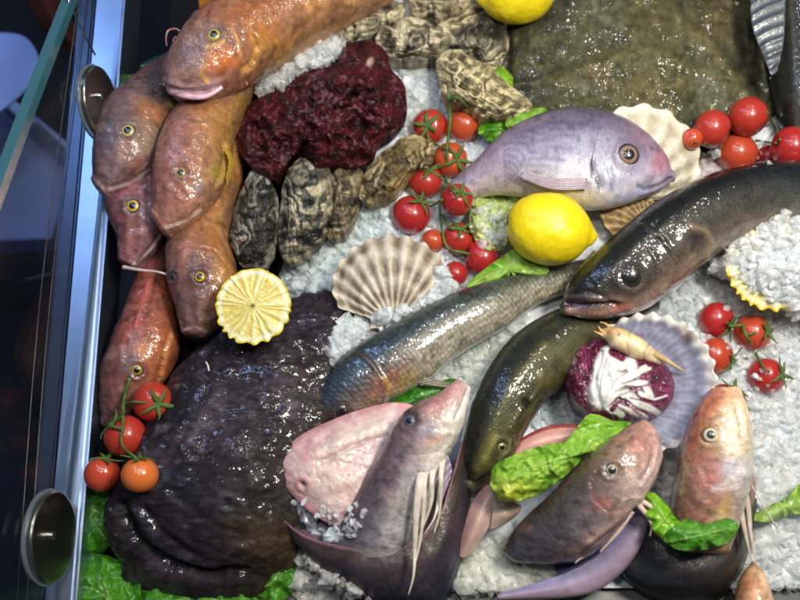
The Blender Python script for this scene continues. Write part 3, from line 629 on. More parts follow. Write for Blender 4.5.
# --- turbot ------------------------------------------------------------------
tb = thing('turbot', 'broad flat olive brown turbot with mottled wet skin behind the bream', 'fish', base_at(640, 50, -.01))
tst = [(507, 25, 507, 72, -.004, .006), (514, -30, 518, 105, -.002, .011), (540, -70, 545, 122, .0, .014), (585, -100, 588, 140, .001, .016), (640, -110, 640, 160, .002, .0165), (695, -95, 695, 158, .001, .015), (740, -70, 742, 140, .0, .012), (775, -40, 778, 110, -.002, .009), (800, 0, 805, 70, -.004, .005)]
tfe = [('line', [(520, 85), (560, 80), (600, 62), (650, 50), (720, 80), (760, 105)], 4, C('6a6238'), .4, 1.6), ('line', [(690, 30), (720, 60), (755, 108)], 3, C('6e663e'), .5, 1.5), ('line', [(700, 20), (735, 60), (770, 100)], 3, C('1c1c14'), .5, -1.2),
       ('blob', 545, 60, 20, 14, 0, C('2a2c20'), .5, -1), ('blob', 600, 75, 14, 9, 10, C('7c6a48'), .6, 1.2), ('blob', 560, 45, 9, 7, 0, C('2a2a1c'), .5, 1.6), ('blob', 640, 90, 30, 16, 0, C('5e5632'), .5, .5), ('blob', 720, 20, 34, 30, 0, C('5a5030'), .5, 0), ('blob', 655, 20, 30, 24, 0, C('4a4226'), .6, .5), ('blob', 530, 90, 18, 12, 0, C('24282a'), .6, 0)]
for k in range(110):
    x = random.uniform(515, 780); y = random.uniform(-20, 145); r = random.uniform(1.5, 5)
    tfe.append(('blob', x, y, r, r * random.uniform(.6, 1), random.uniform(0, 90), C(random.choice(['7a7048', '24241a', '66603a', '1c2020', '4e4a30'])), .55, random.uniform(.1, .9)))
fish_body('body', tst, M_TURB, tb, [(0, [(-1, C('3c3a26') * np.array([1.05, 1.16, 1.50])), (0, C('444128') * np.array([1.05, 1.16, 1.50])), (1, C('34331f') * 1.35)]), (.5, [(-1, C('4e482c') * np.array([1.05, 1.16, 1.50])), (0, C('565030') * np.array([1.05, 1.16, 1.50])), (1, C('444024') * 1.35)]), (1, [(-1, C('4a432a') * np.array([1.05, 1.16, 1.50])), (1, C('2c2a1c') * 1.35)])], tfe, nr=220, ns=200, noise=(.0014, 50), jit=.0005, ex=.8, accents=[('22241c', 16, .1, .55), ('6e6c58', 26, .25, .5), ('1e2018', 60, .35, .5), ('7c7a66', 90, .5, .45)])
sheet('fin_fringe', [[(512, 95, .001), (545, 122, .003), (590, 140, .004), (640, 158, .004)], [(505, 108, -.004), (540, 136, -.003), (588, 156, -.003), (640, 172, -.003)]], M_FIN, tb, lambda u, v: C('3c3a24') * np.ones(u.shape + (3,)), rays=22, nu=120, nv=8)

# --- dark fish at the top right ------------------------------------------------------------------
dk = thing('sea_bass', 'dark fish cut off by the upper right corner, spiny fin raised', 'fish', base_at(790, 60, .0))
dst = [(790, 160, 812, 160, .004, .010), (781, 122, 838, 122, .012, .024), (770, 70, 858, 68, .016, .03), (762, 15, 872, 10, .018, .034), (755, -50, 872, -55, .018, .034), (750, -130, 850, -135, .016, .028)]
fish_body('body', dst, M_BASS, dk, [(0, [(-1, C('1c2022')), (0, C('3a3c36')), (1, C('6a665a'))]), (1, [(-1, C('1a1c1c')), (0, C('34362e')), (1, C('66604c'))])], [('line', [(790, -10), (795, 60), (797, 130)], 3, C('5a584a'), .5, .4)], seed=8, nr=120, ns=70)
sheet('dorsal_fin', [[(790, -40, .050), (786, 0, .052), (784, 40, .05), (778, 70, .042)], [(768, -30, .05), (766, 5, .05), (768, 45, .048), (774, 74, .042)], [(750, -20, .048), (752, 25, .047), (764, 58, .044), (771, 75, .042)]], M_FIN, dk, lambda u, v: (C('5a6068') * (1 - .45 * (np.sin(u * 2 * math.pi * 9) > .1)[..., None])), rays=9, nu=110, nv=20, ray_amp=.0007)

# --- scallops ------------------------------------------------------------------
def scallop(label, hinge, tip, z_h, z_t, R, wid, dome, base, band, inside=False, nrib=15, half=66, lean=(0, 0, 0), ringn=5.0, edgecol=None, brown=None):
    o0 = P(*hinge, z_h); t0 = P(*tip, z_t); Y = t0 - o0; L = np.linalg.norm(Y); Y /= L
    Zup = np.array([0, 0, 1.0]) + np.array(lean); X = np.cross(Y, Zup); X /= np.linalg.norm(X); Z = np.cross(X, Y)
    if Z[2] < 0: Z = -Z
    n, m = 56, 260
    fr = np.linspace(0.02, 1, n)[:, None]; ph = np.linspace(-math.radians(half), math.radians(half), m)[None]
    rmax = np.cos(ph * .94) ** .75
    rib = np.cos(ph / math.radians(half) * math.pi * nrib)
    r = fr * L * rmax * (1 + .018 * rib * fr ** 4)
    x = np.sin(ph) * r * wid; y = np.cos(ph) * r
    u = np.hypot(x / (L * .5 * wid), (y - L * .5) / (L * .5)); u = np.clip(u, 0, 1)
    h = dome * (1 - u ** 2.2) * np.clip(fr * 6, 0, 1)
    h = h + (.0010 if not inside else .0003) * rib * np.clip(fr * 1.6, 0, 1) * (1 - .2 * fr)
    h = h + .0005 * np.sin(fr * 40 + 2 * np.sin(ph * 3)) * fr + .0003 * fbm(np.stack([x * 300, y * 300, x * 0], -1), 2)
    if inside: h = -h + .0014 * rib * sstep(.85, 1, fr)
    pos = o0 + x[..., None] * X + y[..., None] * Y + h[..., None] * Z
    nz = fbm(np.stack([fr * ringn * 2 + .0 * ph, ph * 3 + fr * 0, fr * 0 + ph * 0], -1), 3, hinge[0])
    bandm = np.clip(.5 + .5 * np.sin(fr * 2 * math.pi * ringn + 1.5 * nz) * .8 + .4 * nz, 0, 1)
    g = np.clip((.5 - .5 * rib) * .75 + bandm * .55 - .25, 0, 1)
    if inside: g = np.clip(.45 * (np.sin(ph * 95 + nz) * .5 + .5) + .25 * (np.sin(ph * 37) * .5 + .5) + .12 * bandm, 0, 1)
    col = base * (1 - g[..., None]) + band * g[..., None]
    if edgecol is not None:
        e = sstep(.90, .97, fr) * np.ones_like(ph); col = col * (1 - e[..., None]) + edgecol * e[..., None]
    if brown is not None:
        Xp, Yp = proj(pos); gb = np.exp(-(((Xp - brown[0]) / brown[2]) ** 2 + ((Yp - brown[1]) / brown[3]) ** 2))
        col = col * (1 - .8 * gb[..., None]) + brown[4] * .8 * gb[..., None]
    th = .0018
    low = pos - Z * th
    V = np.concatenate([pos.reshape(-1, 3), low.reshape(-1, 3)]); off = n * m
    F = grid_faces(n, m) + grid_faces(n, m, False, off, True)
    for j in range(m - 1): F.append([(n - 1) * m + j, (n - 1) * m + j + 1, off + (n - 1) * m + j + 1, off + (n - 1) * m + j])
    for i in range(n - 1):
        F.append([i * m, (i + 1) * m, off + (i + 1) * m, off + i * m]); F.append([i * m + m - 1, (i + 1) * m + m - 1, off + (i + 1) * m + m - 1, off + i * m + m - 1])
    lowest = V[:, 2].min()
    sh = thing('scallop_shell', label, 'shell', (float(o0[0]), float(o0[1]), float(lowest)), 'scallop shells')
    ob = mesh_obj('shell_valve', V, F, M_SCAL, sh, np.concatenate([col.reshape(-1, 3)] * 2), V * 1.0)
    bm = bmesh.new(); bm.from_mesh(ob.data); bmesh.ops.recalc_face_normals(bm, faces=bm.faces); bm.to_mesh(ob.data); bm.free()
    # ears at the hinge
    for sgn in (() if inside else (-1, 1)):
        ear = [o0 + Y * L * a + X * sgn * L * b + Z * c for a, b, c in ((-.01, 0, .0005), (-.01, .26, .0005), (.10, .24, .0015), (.17, .12, .002), (.1, .02, .002))]
        Vv = np.array(ear + [e - Z * .0016 for e in ear]); k = 5
        Fv = [list(range(k)), list(range(2 * k - 1, k - 1, -1))] + [[i, (i + 1) % k, (i + 1) % k + k, i + k] for i in range(k)]
        mesh_obj('hinge_ear', Vv, Fv, M_SCAL, sh, np.tile(base * .9, (10, 1)), Vv * 1.0, smooth=False, solid=False)
    return sh
scallop('white ribbed scallop shell upright behind the pink bream head', (628, 198), (668, 112), .010, .030, 0, 1.08, .010, C('d8d0bc'), C('b0a68a'), nrib=9, lean=(.2, -.3, 0), edgecol=C('dcd6c4'), ringn=4)
scallop('small brown striped scallop shell half hidden under the bream belly', (648, 232), (612, 186), .004, .012, 0, 1.0, .007, C('b49a6a'), C('6a4c2a'), nrib=11, lean=(-.1, .3, 0))

# --- sea bream ------------------------------------------------------------------
br = thing('sea_bream', 'silvery mauve pink sea bream with big round eye, by the whole lemon', 'fish', base_at(590, 160, .0))
bst = [(670, 170, 671, 181, .026, .006), (663, 154, 659, 190, .027, .013), (643, 132, 634, 201, .028, .018), (612, 115, 600, 209, .028, .022), (570, 110, 564, 206, .026, .023), (535, 117, 529, 197, .022, .021), (502, 134, 499, 194, .016, .017), (478, 158, 480, 197, .010, .012), (455, 178, 458, 202, .005, .008)]
bfe = [('ring', 628, 155, 15, 4, C('5a4c62'), .55, .5)] + [('ring', 628, 155, 14, 3, C('7a6a84'), .5, -.6), ('edge', [(604, 118), (594, 140), (592, 165), (600, 190), (615, 204)], 5, C('6c6480'), .25, -.5), ('line', [(592, 160), (594, 175), (601, 188)], 3.2, C('2e2836'), .9, -1.6), ('line', [(609, 168), (613, 180), (612, 190)], 2.4, C('46405a'), .75, -1.0),
       ('line', [(671, 178), (660, 185), (645, 190), (638, 186)], 1.6, C('4a3c50'), .8, -1.3), ('line', [(670, 182), (655, 190), (640, 194)], 2.5, C('a090a8'), .6, .8), ('blob', 660, 163, 10, 14, 30, C('b06a74'), .7, .3), ('blob', 612, 180, 16, 12, 0, C('a8aec8'), .5, .2), ('blob', 642, 170, 12, 8, 20, C('8a8098'), .5, -.4), ('blob', 652, 148, 3, 2, 30, C('3a2c34'), .7, -.6),
       ('line', [(600, 128), (560, 122), (520, 132), (490, 156)], 2.2, C('5c5272'), .5, .3), ('line', [(585, 182), (550, 186), (520, 178)], 4, C('b09094'), .6, .9), ('blob', 575, 198, 35, 9, 0, C('c4b08a'), .55, 0), ('blob', 628, 196, 25, 6, -20, C('8c9cc8'), .4, 0), ('blob', 500, 165, 30, 18, -50, C('a48a98'), .5, 0), ('blob', 640, 138, 14, 7, 45, C('9c7484'), .5, 0)]
for k in range(9):
    a = k / 8
    bfe.append(('line', [(588 - 4 * k, 124 + 6 * k), (545 - 3 * k, 122 + 6 * k), (505, 146 + 5 * k)], 1.2, C('544a6c'), .55, .25))
bb, bbv = fish_body('body', bst, M_BREAM, br, [(0, [(-1, C('86647a')), (0, C('9a8a9c')), (1, C('a89cb8'))]), (.4, [(-1, C('4c4658')), (-.55, C('676378')), (-.1, C('8a889c')), (.35, C('acacc0')), (1, C('cabfa6'))]), (1, [(-1, C('7a6878')), (0, C('9c8c98')), (1, C('b8a89a'))])], bfe, seed=9, ex=.95)
eye(br, bbv, 628, 155, 12.5, iris='98806c', pupil='101018', rim='3a2e34', pup=.5, tiltup=.8)
sheet('pectoral_fin', [[(588, 178, .0485), (587, 184, .0480), (588, 189, .0470)], [(552, 178, .0475), (550, 184, .0470), (552, 189, .0458)], [(522, 172, .0425), (519, 176, .0425), (522, 179, .042)]], M_FIN, br, lambda u, v: C('a896a2') * np.ones(u.shape + (3,)), rays=5, nu=30, nv=20, shell=.0004, ray_amp=.0002)

# --- oysters ------------------------------------------------------------------
def oyster(label, outline, z0, rise, seed, pale=.5, tint='8a7c5e', dark='201e1a', light='d4c8a4', zb=-.02, ang=0.0):
    ou = np.array(outline, float); c = ou.mean(0)
    o_ = thing('oyster', label, 'oyster', base_at(c[0], c[1], zb), 'rough oysters among the ice')
    ca, sa = math.cos(math.radians(ang)), math.sin(math.radians(ang))
    def fold(fr, px, py):
        u = (px - c[0]) * ca + (py - c[1]) * sa; v = -(px - c[0]) * sa + (py - c[1]) * ca
        nz = fbm(np.stack([u / 16, v / 16, u * 0], -1), 4, seed)
        lay = fr * 2.2 + nz * 1.0 + u / 34 + .5 * fbm(np.stack([u / 34, v / 20, u * 0 + 7], -1), 2, seed + 8)
        f = .5 - .5 * np.cos(2 * math.pi * lay)
        return nz, f, u, v
    def disp(fr, px, py):
        nz, f, u, v = fold(fr, px, py)
        return (.0026 * nz + .0012 * (1 - f) ** 2.5 * np.clip(fr * 3, 0, 1) + .0016 * fbm(np.stack([u / 5, v / 9, u * 0], -1), 3, seed + 3)) * (1 - .5 * fr ** 4) + .0008 * np.sin(v / 4 + nz * 2) + .0011 * np.abs(fbm(np.stack([u / 18, v / 3.2, u * 0 + 2], -1), 3, seed + 6))
    def colfn(fr, px, py):
        c_ = colraw(fr, px, py); gm = c_.mean(-1, keepdims=True)
        return c_ * .9 + gm * np.array([.12, .11, .09])
    def colraw(fr, px, py):
        nz, f, u, v = fold(fr, px, py)
        n2 = fbm(np.stack([u / 8, v / 14, u * 0 + 3], -1), 4, seed + 5)
        col = C(dark) + (C(tint) - C(dark)) * np.clip(.55 + .8 * n2, 0, 1)[..., None]
        g = np.clip(sstep(.9, .2, f) * (pale + .8 * nz + .4 * n2), 0, 1)[..., None]
        col = col * (1 - g) + C(light) * g
        e = (sstep(.80, .97, fr) * np.clip(.5 + 1.2 * n2, 0, 1))[..., None] * .7; col = col * (1 - e) + C(light) * e
        ln = sstep(.2, .7, fbm(np.stack([u / 22, v / 3.6, u * 0 + 5], -1), 3, seed + 7))[..., None] * .6
        return col * (1 - ln) + C(dark) * .5 * ln
    patch('shell', outline, M_OYS, o_, z0, lambda fr: rise * (1 - fr ** 2.2), colfn, nring=70, nang=220, zbot=zb, disp=disp, seed=seed, wob=.06)
    return o_
oyster('small grey oyster at the top, beside the orange gurnard tail', [(308, 42), (330, 22), (352, 6), (378, 0), (404, 4), (400, 20), (372, 36), (345, 50)], .004, .014, 1.3, .5, '8a8672', ang=-25)
oyster('grey brown oyster with a chalky left corner above the crimson lump', [(376, 34), (388, 24), (412, 16), (440, 24), (456, 38), (452, 52), (430, 60), (402, 60), (384, 52)], .010, .013, 2.2, .55, '8c8064', ang=10)
oyster('brown ridged oyster at the very top between others', [(408, 2), (420, -18), (450, -26), (484, -16), (488, 6), (474, 20), (450, 29), (424, 26)], .008, .013, 3.1, .35, '86744e', ang=0)
oyster('dark pointed oyster standing between the lettuce and the top lemon', [(456, 48), (466, 30), (482, 10), (496, 14), (508, 36), (506, 56), (492, 70), (472, 66)], .010, .015, 4.7, .3, '6a6450', ang=60)
oyster('large cream and ochre oyster above the long tomato vine', [(436, 70), (444, 54), (466, 52), (486, 62), (505, 82), (527, 98), (526, 112), (500, 119), (470, 112), (446, 96)], .014, .018, 5.9, .85, 'ab9a68', '4a4230', 'd8c898', ang=30)
oyster('dark olive oyster at the left, beneath the crimson lump', [(230, 240), (236, 205), (246, 178), (258, 168), (274, 186), (279, 215), (276, 250), (262, 270), (242, 266)], .008, .018, 6.3, .22, '3e3d36', '131414', 'a8a494', ang=80)
oyster('tall grey oyster with frilled cream top edge, second from the left', [(279, 245), (280, 205), (288, 172), (302, 156), (322, 160), (333, 180), (332, 215), (322, 240), (300, 260), (286, 260)], .012, .020, 7.7, .42, '55564c', '18191a', 'c8bc9c', ang=85)
oyster('narrow brown oyster wedged between two larger ones', [(326, 232), (332, 200), (332, 175), (344, 165), (360, 168), (364, 185), (358, 212), (346, 234), (335, 240)], .006, .015, 8.5, .35, '6a5c44', '241f1a', 'a89870', ang=80)
oyster('ochre brown oyster tucked between crimson lump and tomato vine', [(362, 198), (362, 180), (376, 160), (396, 142), (416, 134), (432, 145), (432, 165), (410, 176), (396, 194), (378, 204)], .010, .017, 9.4, .55, '8c7440', '2c2618', 'bca878', ang=-40)

# --- crimson lump ------------------------------------------------------------------
rd = thing('sea_sponge', 'dark crimson lumpy mass flecked with frost among the oysters', 'seafood', base_at(320, 110, -.02))
def rdisp(fr, px, py):
    p = np.stack([px / 33, py / 33, px * 0], -1)
    b = np.abs(fbm(p, 3, 2.2)); f = fbm(np.stack([px / 7, py / 7, px * 0 + 4], -1), 4, 1.1)
    return (.020 * (.6 - b) + .0034 * np.abs(f) + .0007 * fbm(np.stack([px / 2.6, py / 2.6, px * 0], -1), 2)) * (1 - .4 * fr ** 3)
def rcol(fr, px, py):
    n = fbm(np.stack([px / 6, py / 6, px * 0], -1), 4, 3.3)[..., None]; g = np.clip(.5 + .7 * n, 0, 1)
    col = C('240408') * (1 - g) + C('4c0a12') * g
    fr_ = sstep(.45, .9, fbm(np.stack([px / 3.2, py / 3.2, px * 0], -1), 3, 8.1) + .55 * np.exp(-(((px - 335) / 45) ** 2 + ((py - 105) / 38) ** 2)) + .4 * np.exp(-(((px - 262) / 18) ** 2 + ((py - 145) / 25) ** 2)) - .1)[..., None]
    return col * (1 - .28 * fr_) + C('a87c84') * .28 * fr_
patch('lump', [(238, 150), (240, 118), (250, 104), (275, 88), (300, 70), (338, 62), (344, 46), (368, 40), (385, 50), (392, 68), (404, 84), (406, 112), (398, 130), (380, 142), (372, 158), (352, 168), (332, 164), (318, 172), (300, 158), (285, 160), (275, 178), (255, 170)], M_RED, rd, .010, lambda fr: .024 * (1 - fr ** 2.4), rcol, nring=110, nang=330, zbot=-.02, disp=rdisp, wob=.02, feats=[('blob', 353, 97, 5, 4, 0, C('0a0406'), .9, -5), ('blob', 312, 103, 5, 3, 40, C('0a0a14'), .9, -3), ('blob', 370, 62, 3, 5, 30, C('d8b0a0'), .8, .5), ('blob', 356, 125, 10, 5, 20, C('140408'), .8, -4)])

# --- grey mullet ------------------------------------------------------------------
mu = thing('grey_mullet', 'silver blue spotted mullet lying diagonally across the ice in the middle', 'fish', base_at(430, 340, .0))
must = [(304, 411, 311, 423, .006, .008), (313, 391, 348, 421, .010, .017), (340, 358, 389, 403, .012, .023), (378, 333, 427, 380, .012, .025), (425, 307, 463, 352, .010, .024), (470, 288, 506, 327, .008, .021), (520, 273, 541, 303, .004, .015), (570, 262, 582, 289, .000, .011), (612, 255, 618, 283, -.004, .010)]
mufe = sock(342, 411, 8, '1c1c1c') + [('line', [(306, 420), (325, 420), (338, 424)], 2, C('2a3038'), .8, -1), ('edge', [(355, 350), (372, 362), (385, 382), (384, 400), (372, 410)], 5, C('5a4440'), .6, -1.2), ('blob', 388, 382, 20, 10, -40, C('9a6050'), .75, .3), ('line', [(362, 378), (374, 368), (388, 362)], 3, C('20282c'), .6, .3), ('line', [(372, 395), (382, 388), (392, 372)], 2, C('c08068'), .6, .5), ('blob', 405, 382, 14, 8, -40, C('b89a50'), .65, 0), ('line', [(384, 377), (390, 386), (388, 398)], 1.8, C('e0b860'), .6, .6), ('blob', 330, 395, 16, 14, 0, C('2c3c50'), .6, .3), ('blob', 355, 385, 14, 10, -40, C('3c4c5c'), .5, .3)]
q0 = catmull(np.array([(a[0] * .38 + a[2] * .62, a[1] * .38 + a[3] * .62) for a in must[2:]]), 60)
for k in range(5, 58):
    for dv in (-4, 3, 10):
        x, y = q0[k]; mufe.append(('blob', x + dv * .62 + random.uniform(-1, 1), y + dv * .78 + random.uniform(-1, 1), 1.7, 1.3, -35, C('4a443c'), .55, 0))
mub, mubv = fish_body('body', must, M_MULL, mu, [(0, [(-1, C('1c2628')), (0, C('2c3a46')), (1, C('5a5c62'))]), (.2, [(-1, C('1e2a2a')), (-.2, C('33424a')), (.3, C('7a6458')), (1, C('b09a78'))]), (.4, [(-1, C('222e2c')), (-.25, C('3c4846')), (.2, C('86826f')), (.6, C('b4ac98')), (1, C('ccc4b0'))]), (1, [(-1, C('343a30')), (0, C('6c6a54')), (1, C('b4a888'))])], mufe, seed=12)
eye(mu, mubv, 342, 411, 8, iris='40403c', pupil='08080a', rim='181818', pup=.55, tiltup=.3)
sheet('pectoral_fin', [[(404, 372, .022), (409, 382, .018)], [(430, 378, .020), (431, 386, .016)], [(452, 383, .016), (450, 388, .014)]], M_FIN, mu, lambda u, v: C('6a6048') * np.ones(u.shape + (3,)), rays=4, nu=24, nv=30)

# --- dark olive fish ------------------------------------------------------------------
dc = thing('sea_bass', 'dark olive fish curving head down between the mullet and the radicchio', 'fish', base_at(520, 400, .0))
dcst = [(461, 474, 477, 488, .006, .009), (459, 452, 500, 479, .010, .018), (468, 412, 528, 432, .014, .024), (485, 372, 549, 400, .014, .026), (512, 337, 573, 378, .011, .025), (548, 314, 601, 352, .006, .022), (592, 300, 632, 328, .000, .017), (640, 292, 655, 312, -.006, .012)]
dcfe = sock(502, 447, 6, '3c3a28') + [('line', [(462, 478), (475, 482), (488, 474)], 1.8, C('101210'), .9, -1.6), ('line', [(462, 484), (476, 489), (492, 480)], 2.4, C('5c5c50'), .6, 1), ('edge', [(545, 385), (533, 402), (521, 412), (512, 430), (515, 446)], 5, C('242414'), .6, -1.8), ('blob', 527, 404, 6, 4, 40, C('080806'), .9, -2.5), ('blob', 540, 374, 3, 4, 0, C('9c946c'), .7, 0),
        ('line', [(476, 470), (492, 430), (512, 385), (545, 345)], 5, C('77703c'), .45, 1.2), ('line', [(484, 460), (490, 448), (496, 436)], 3, C('a89c58'), .5, .6), ('line', [(499, 459), (508, 450), (510, 440)], 1.4, C('8c8458'), .6, .5)]  # lighter line along the ridge puts its highlight into the colour
dcb, dcbv = fish_body('body', dcst, M_BASS, dc, [(0, [(-1, C('16191a')), (-.2, C('20241c')), (.2, C('4a4828')), (1, C('55502c'))]), (.5, [(-1, C('262b26')), (-.2, C('1e221a')), (.1, C('4c4a2c')), (.6, C('514c2c')), (1, C('3a3820'))]), (1, [(-1, C('2a2e22')), (0, C('3a3a26')), (1, C('2e2c1a'))])], dcfe, seed=13)
eye(dc, dcbv, 502, 447, 6, iris='8c8448', pupil='141410', rim='2a281c', pup=.5, tiltup=.3)

# --- large sea bass ------------------------------------------------------------------
sb = thing('sea_bass', 'large black backed sea bass with open pinkish mouth entering from the right', 'fish', base_at(680, 250, .0))
sbst = [(564, 300, 571, 315, .030, .008), (568, 284, 601, 318, .032, .019), (591, 257, 646, 308, .034, .028), (626, 225, 686, 281, .034, .033), (666, 197, 719, 253, .031, .035), (711, 177, 757, 236, .027, .035), (762, 166, 797, 229, .023, .033), (822, 166, 842, 228, .018, .029), (900, 178, 906, 222, .012, .022), (960, 195, 962, 215, .010, .012)]
sbfe = sock(632, 276, 13, '241f1c') + [('line', [(566, 303), (580, 306), (598, 305), (616, 304)], 2.6, C('2c1c28'), .95, -3.4), ('blob', 580, 303, 11, 4, 8, C('5a3e58'), .7, -.8), ('line', [(568, 311), (585, 315), (605, 314), (630, 308)], 3.4, C('b08878'), .75, 1.6), ('line', [(563, 296), (577, 297), (600, 297)], 2.4, C('6a5a58'), .5, 1.2), ('blob', 620, 306, 9, 4, -10, C('b8504c'), .6, 0),
        ('edge', [(640, 222), (664, 238), (678, 260), (672, 282), (652, 302)], 5, C('5a4a40'), .6, -2.0), ('line', [(566, 295), (588, 291), (604, 297), (618, 306)], 1.6, C('241c1c'), .7, -1.6), ('line', [(648, 246), (658, 262), (656, 282)], 2, C('3a322c'), .6, -1.2), ('line', [(590, 300), (606, 300), (622, 300)], 2.5, C('8a7468'), .5, 1), ('line', [(690, 226), (706, 232), (712, 246), (706, 258)], 3.5, C('a08a6c'), .6, 1.4), ('blob', 698, 240, 10, 9, 30, C('332a30'), .75, -1.6), ('line', [(640, 305), (668, 288), (692, 270)], 4, C('9c7868'), .5, 0), ('line', [(598, 290), (612, 268), (640, 243), (668, 222)], 3, C('454034'), .5, .9), ('blob', 592, 284, 2.5, 2, 0, C('0a0a0a'), .9, -1)]
sbb, sbbv = fish_body('body', sbst, M_BASS, sb, [(0, [(-1, C('1c201c') * .72), (-.3, C('2a2c28') * .72), (.3, C('4c463e') * .72), (1, C('b89484') * .72)]), (.3, [(-1, C('1e2016') * .72), (-.4, C('1a1e1c') * .72), (.15, C('45423a') * .72), (.6, C('6c6252') * .72), (1, C('b89a88') * .72)]), (.6, [(-1, C('15181a') * .72), (-.1, C('22272a') * .72), (.4, C('3e4240') * .72), (1, C('8a8478') * .72)]), (1, [(-1, C('15181a') * .72), (0, C('262a2c') * .72), (1, C('6c6a60') * .72)])], sbfe, seed=14, nr=240, ns=90)
eye(sb, sbbv, 631, 276, 13.5, iris='35302a', pupil='161615', rim='2a2622', pup=.62, tiltup=.15, sink=.80)
sheet('dorsal_fin', [[(600, 256, .040), (585, 272, .036), (572, 290, .030)], [(594, 250, .036), (578, 268, .032), (566, 288, .028)]], M_FIN, sb, lambda u, v: C('6a5c28') * np.ones(u.shape + (3,)), rays=5, nu=30, nv=8)

# ================================================================ LOWER ROW OF GURNARDS AND WRAPPED FISH
def solid(c): return lambda u, v: C(c) * np.ones(u.shape + (3,))
def mix(c0, c1, ax='v'): return lambda u, v: C(c0) * (1 - (v if ax == 'v' else u))[..., None] + C(c1) * (v if ax == 'v' else u)[..., None]

pf = thing('fish_flap', 'pale pink fish belly flap with reddened edge and a small hole', 'fish', base_at(330, 460, .0))
def pcol(fr, px, py):
    c = C('d8bab4') * np.ones(px.shape + (3,)); n = fbm(np.stack([px / 5, py / 5, px * 0], -1), 3, 2)[..., None]
    g = sstep(.72, 1.0, fr)[..., None]; c = c * (1 - .75 * g) + C('c07a82') * .75 * g
    rs_ = (sstep(.25, .8, fbm(np.stack([px / 7, py / 7, px * 0], -1), 4, 5)) * .45)[..., None]; c = c * (1 - rs_) + C('bc7c80') * rs_
    ws_ = (sstep(.3, .8, fbm(np.stack([px / 10, py / 10, px * 0], -1), 3, 9)) * .5)[..., None]; c = c * (1 - ws_) + C('ddd0c8') * ws_
    return c * (1 + .06 * n)
patch('flap', [(278, 464), (284, 449), (308, 431), (350, 413), (388, 403), (412, 405), (420, 418), (412, 448), (395, 485), (372, 515), (345, 526), (318, 518), (295, 498), (281, 480)], M_FLESH, pf, .031, lambda fr: .014 * (1 - fr ** 2.6), pcol, nring=70, nang=200, zbot=-.01, center=(335, 462),
      disp=lambda fr, px, py: .0012 * fbm(np.stack([px / 16, py / 16, px * 0], -1), 3, 3) + .0004 * fbm(np.stack([px / 4, py / 4, px * 0], -1), 2, 3),
      feats=[('blob', 302, 484, 3, 2.4, 20, C('3a1416'), 1, -3), ('ring', 303, 485, 6, 3, C('c87a78'), .6, .8), ('blob', 310, 450, 16, 10, -40, C('cf8c8e'), .6, .3), ('blob', 328, 478, 20, 18, 0, C('d8bfb0'), .6, 1.4), ('line', [(318, 452), (350, 438), (385, 425)], 6, C('d8c8b8'), .6, 1.6), ('line', [(322, 462), (352, 446), (385, 436)], 3, C('b09a94'), .5, -1.2), ('blob', 390, 450, 12, 34, 25, C('8a90b8'), .7, -1), ('blob', 372, 490, 10, 20, 25, C('a8a2c0'), .6, -.6)])

cup = thing('fish_wrap', 'wide dark blue grey fish body curled as cup under the barbelled gurnard', 'fish', base_at(400, 560, -.02), 'curled fish bodies holding gurnards')
sheet('body', [[(274, 513, .024), (302, 535, .028), (345, 547, .032), (385, 548, .033), (418, 538, .033), (440, 513, .033), (452, 478, .030), (462, 442, .022)],
               [(273, 516, .016), (304, 549, .020), (350, 568, .027), (392, 574, .031), (428, 565, .031), (450, 534, .030), (461, 492, .024), (468, 450, .014)],
               [(279, 522, .005), (312, 563, .006), (356, 590, .010), (398, 602, .012), (436, 596, .012), (458, 560, .011), (467, 508, .006), (472, 456, .002)],
               [(284, 528, -.012), (316, 570, -.014), (358, 598, -.014), (400, 612, -.014), (440, 606, -.014), (461, 570, -.014), (469, 518, -.014), (472, 462, -.014)]],
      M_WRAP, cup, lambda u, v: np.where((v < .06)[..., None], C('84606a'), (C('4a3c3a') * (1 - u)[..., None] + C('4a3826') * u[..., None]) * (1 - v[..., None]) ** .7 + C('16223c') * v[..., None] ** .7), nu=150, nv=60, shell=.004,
      disp=lambda u, v, p: .0006 * fbm(p * 90, 3), feats=[('line', [(300, 545), (340, 562), (390, 570), (440, 560)], 5, C('4a3a44'), .4, 0)])
sheet('inner_skin', [[(276, 515, .020), (302, 536, .0245), (345, 548, .0285), (385, 549, .0315), (418, 539, .0315), (440, 514, .0315), (453, 479, .0285)], [(290, 516, .004), (310, 524, .004), (345, 532, .006), (385, 534, .006), (415, 524, .006), (430, 500, .006), (442, 470, .006)]], M_FLESH, cup, mix('6e5058', '3a3a50'), nu=70, nv=20, shell=.001)

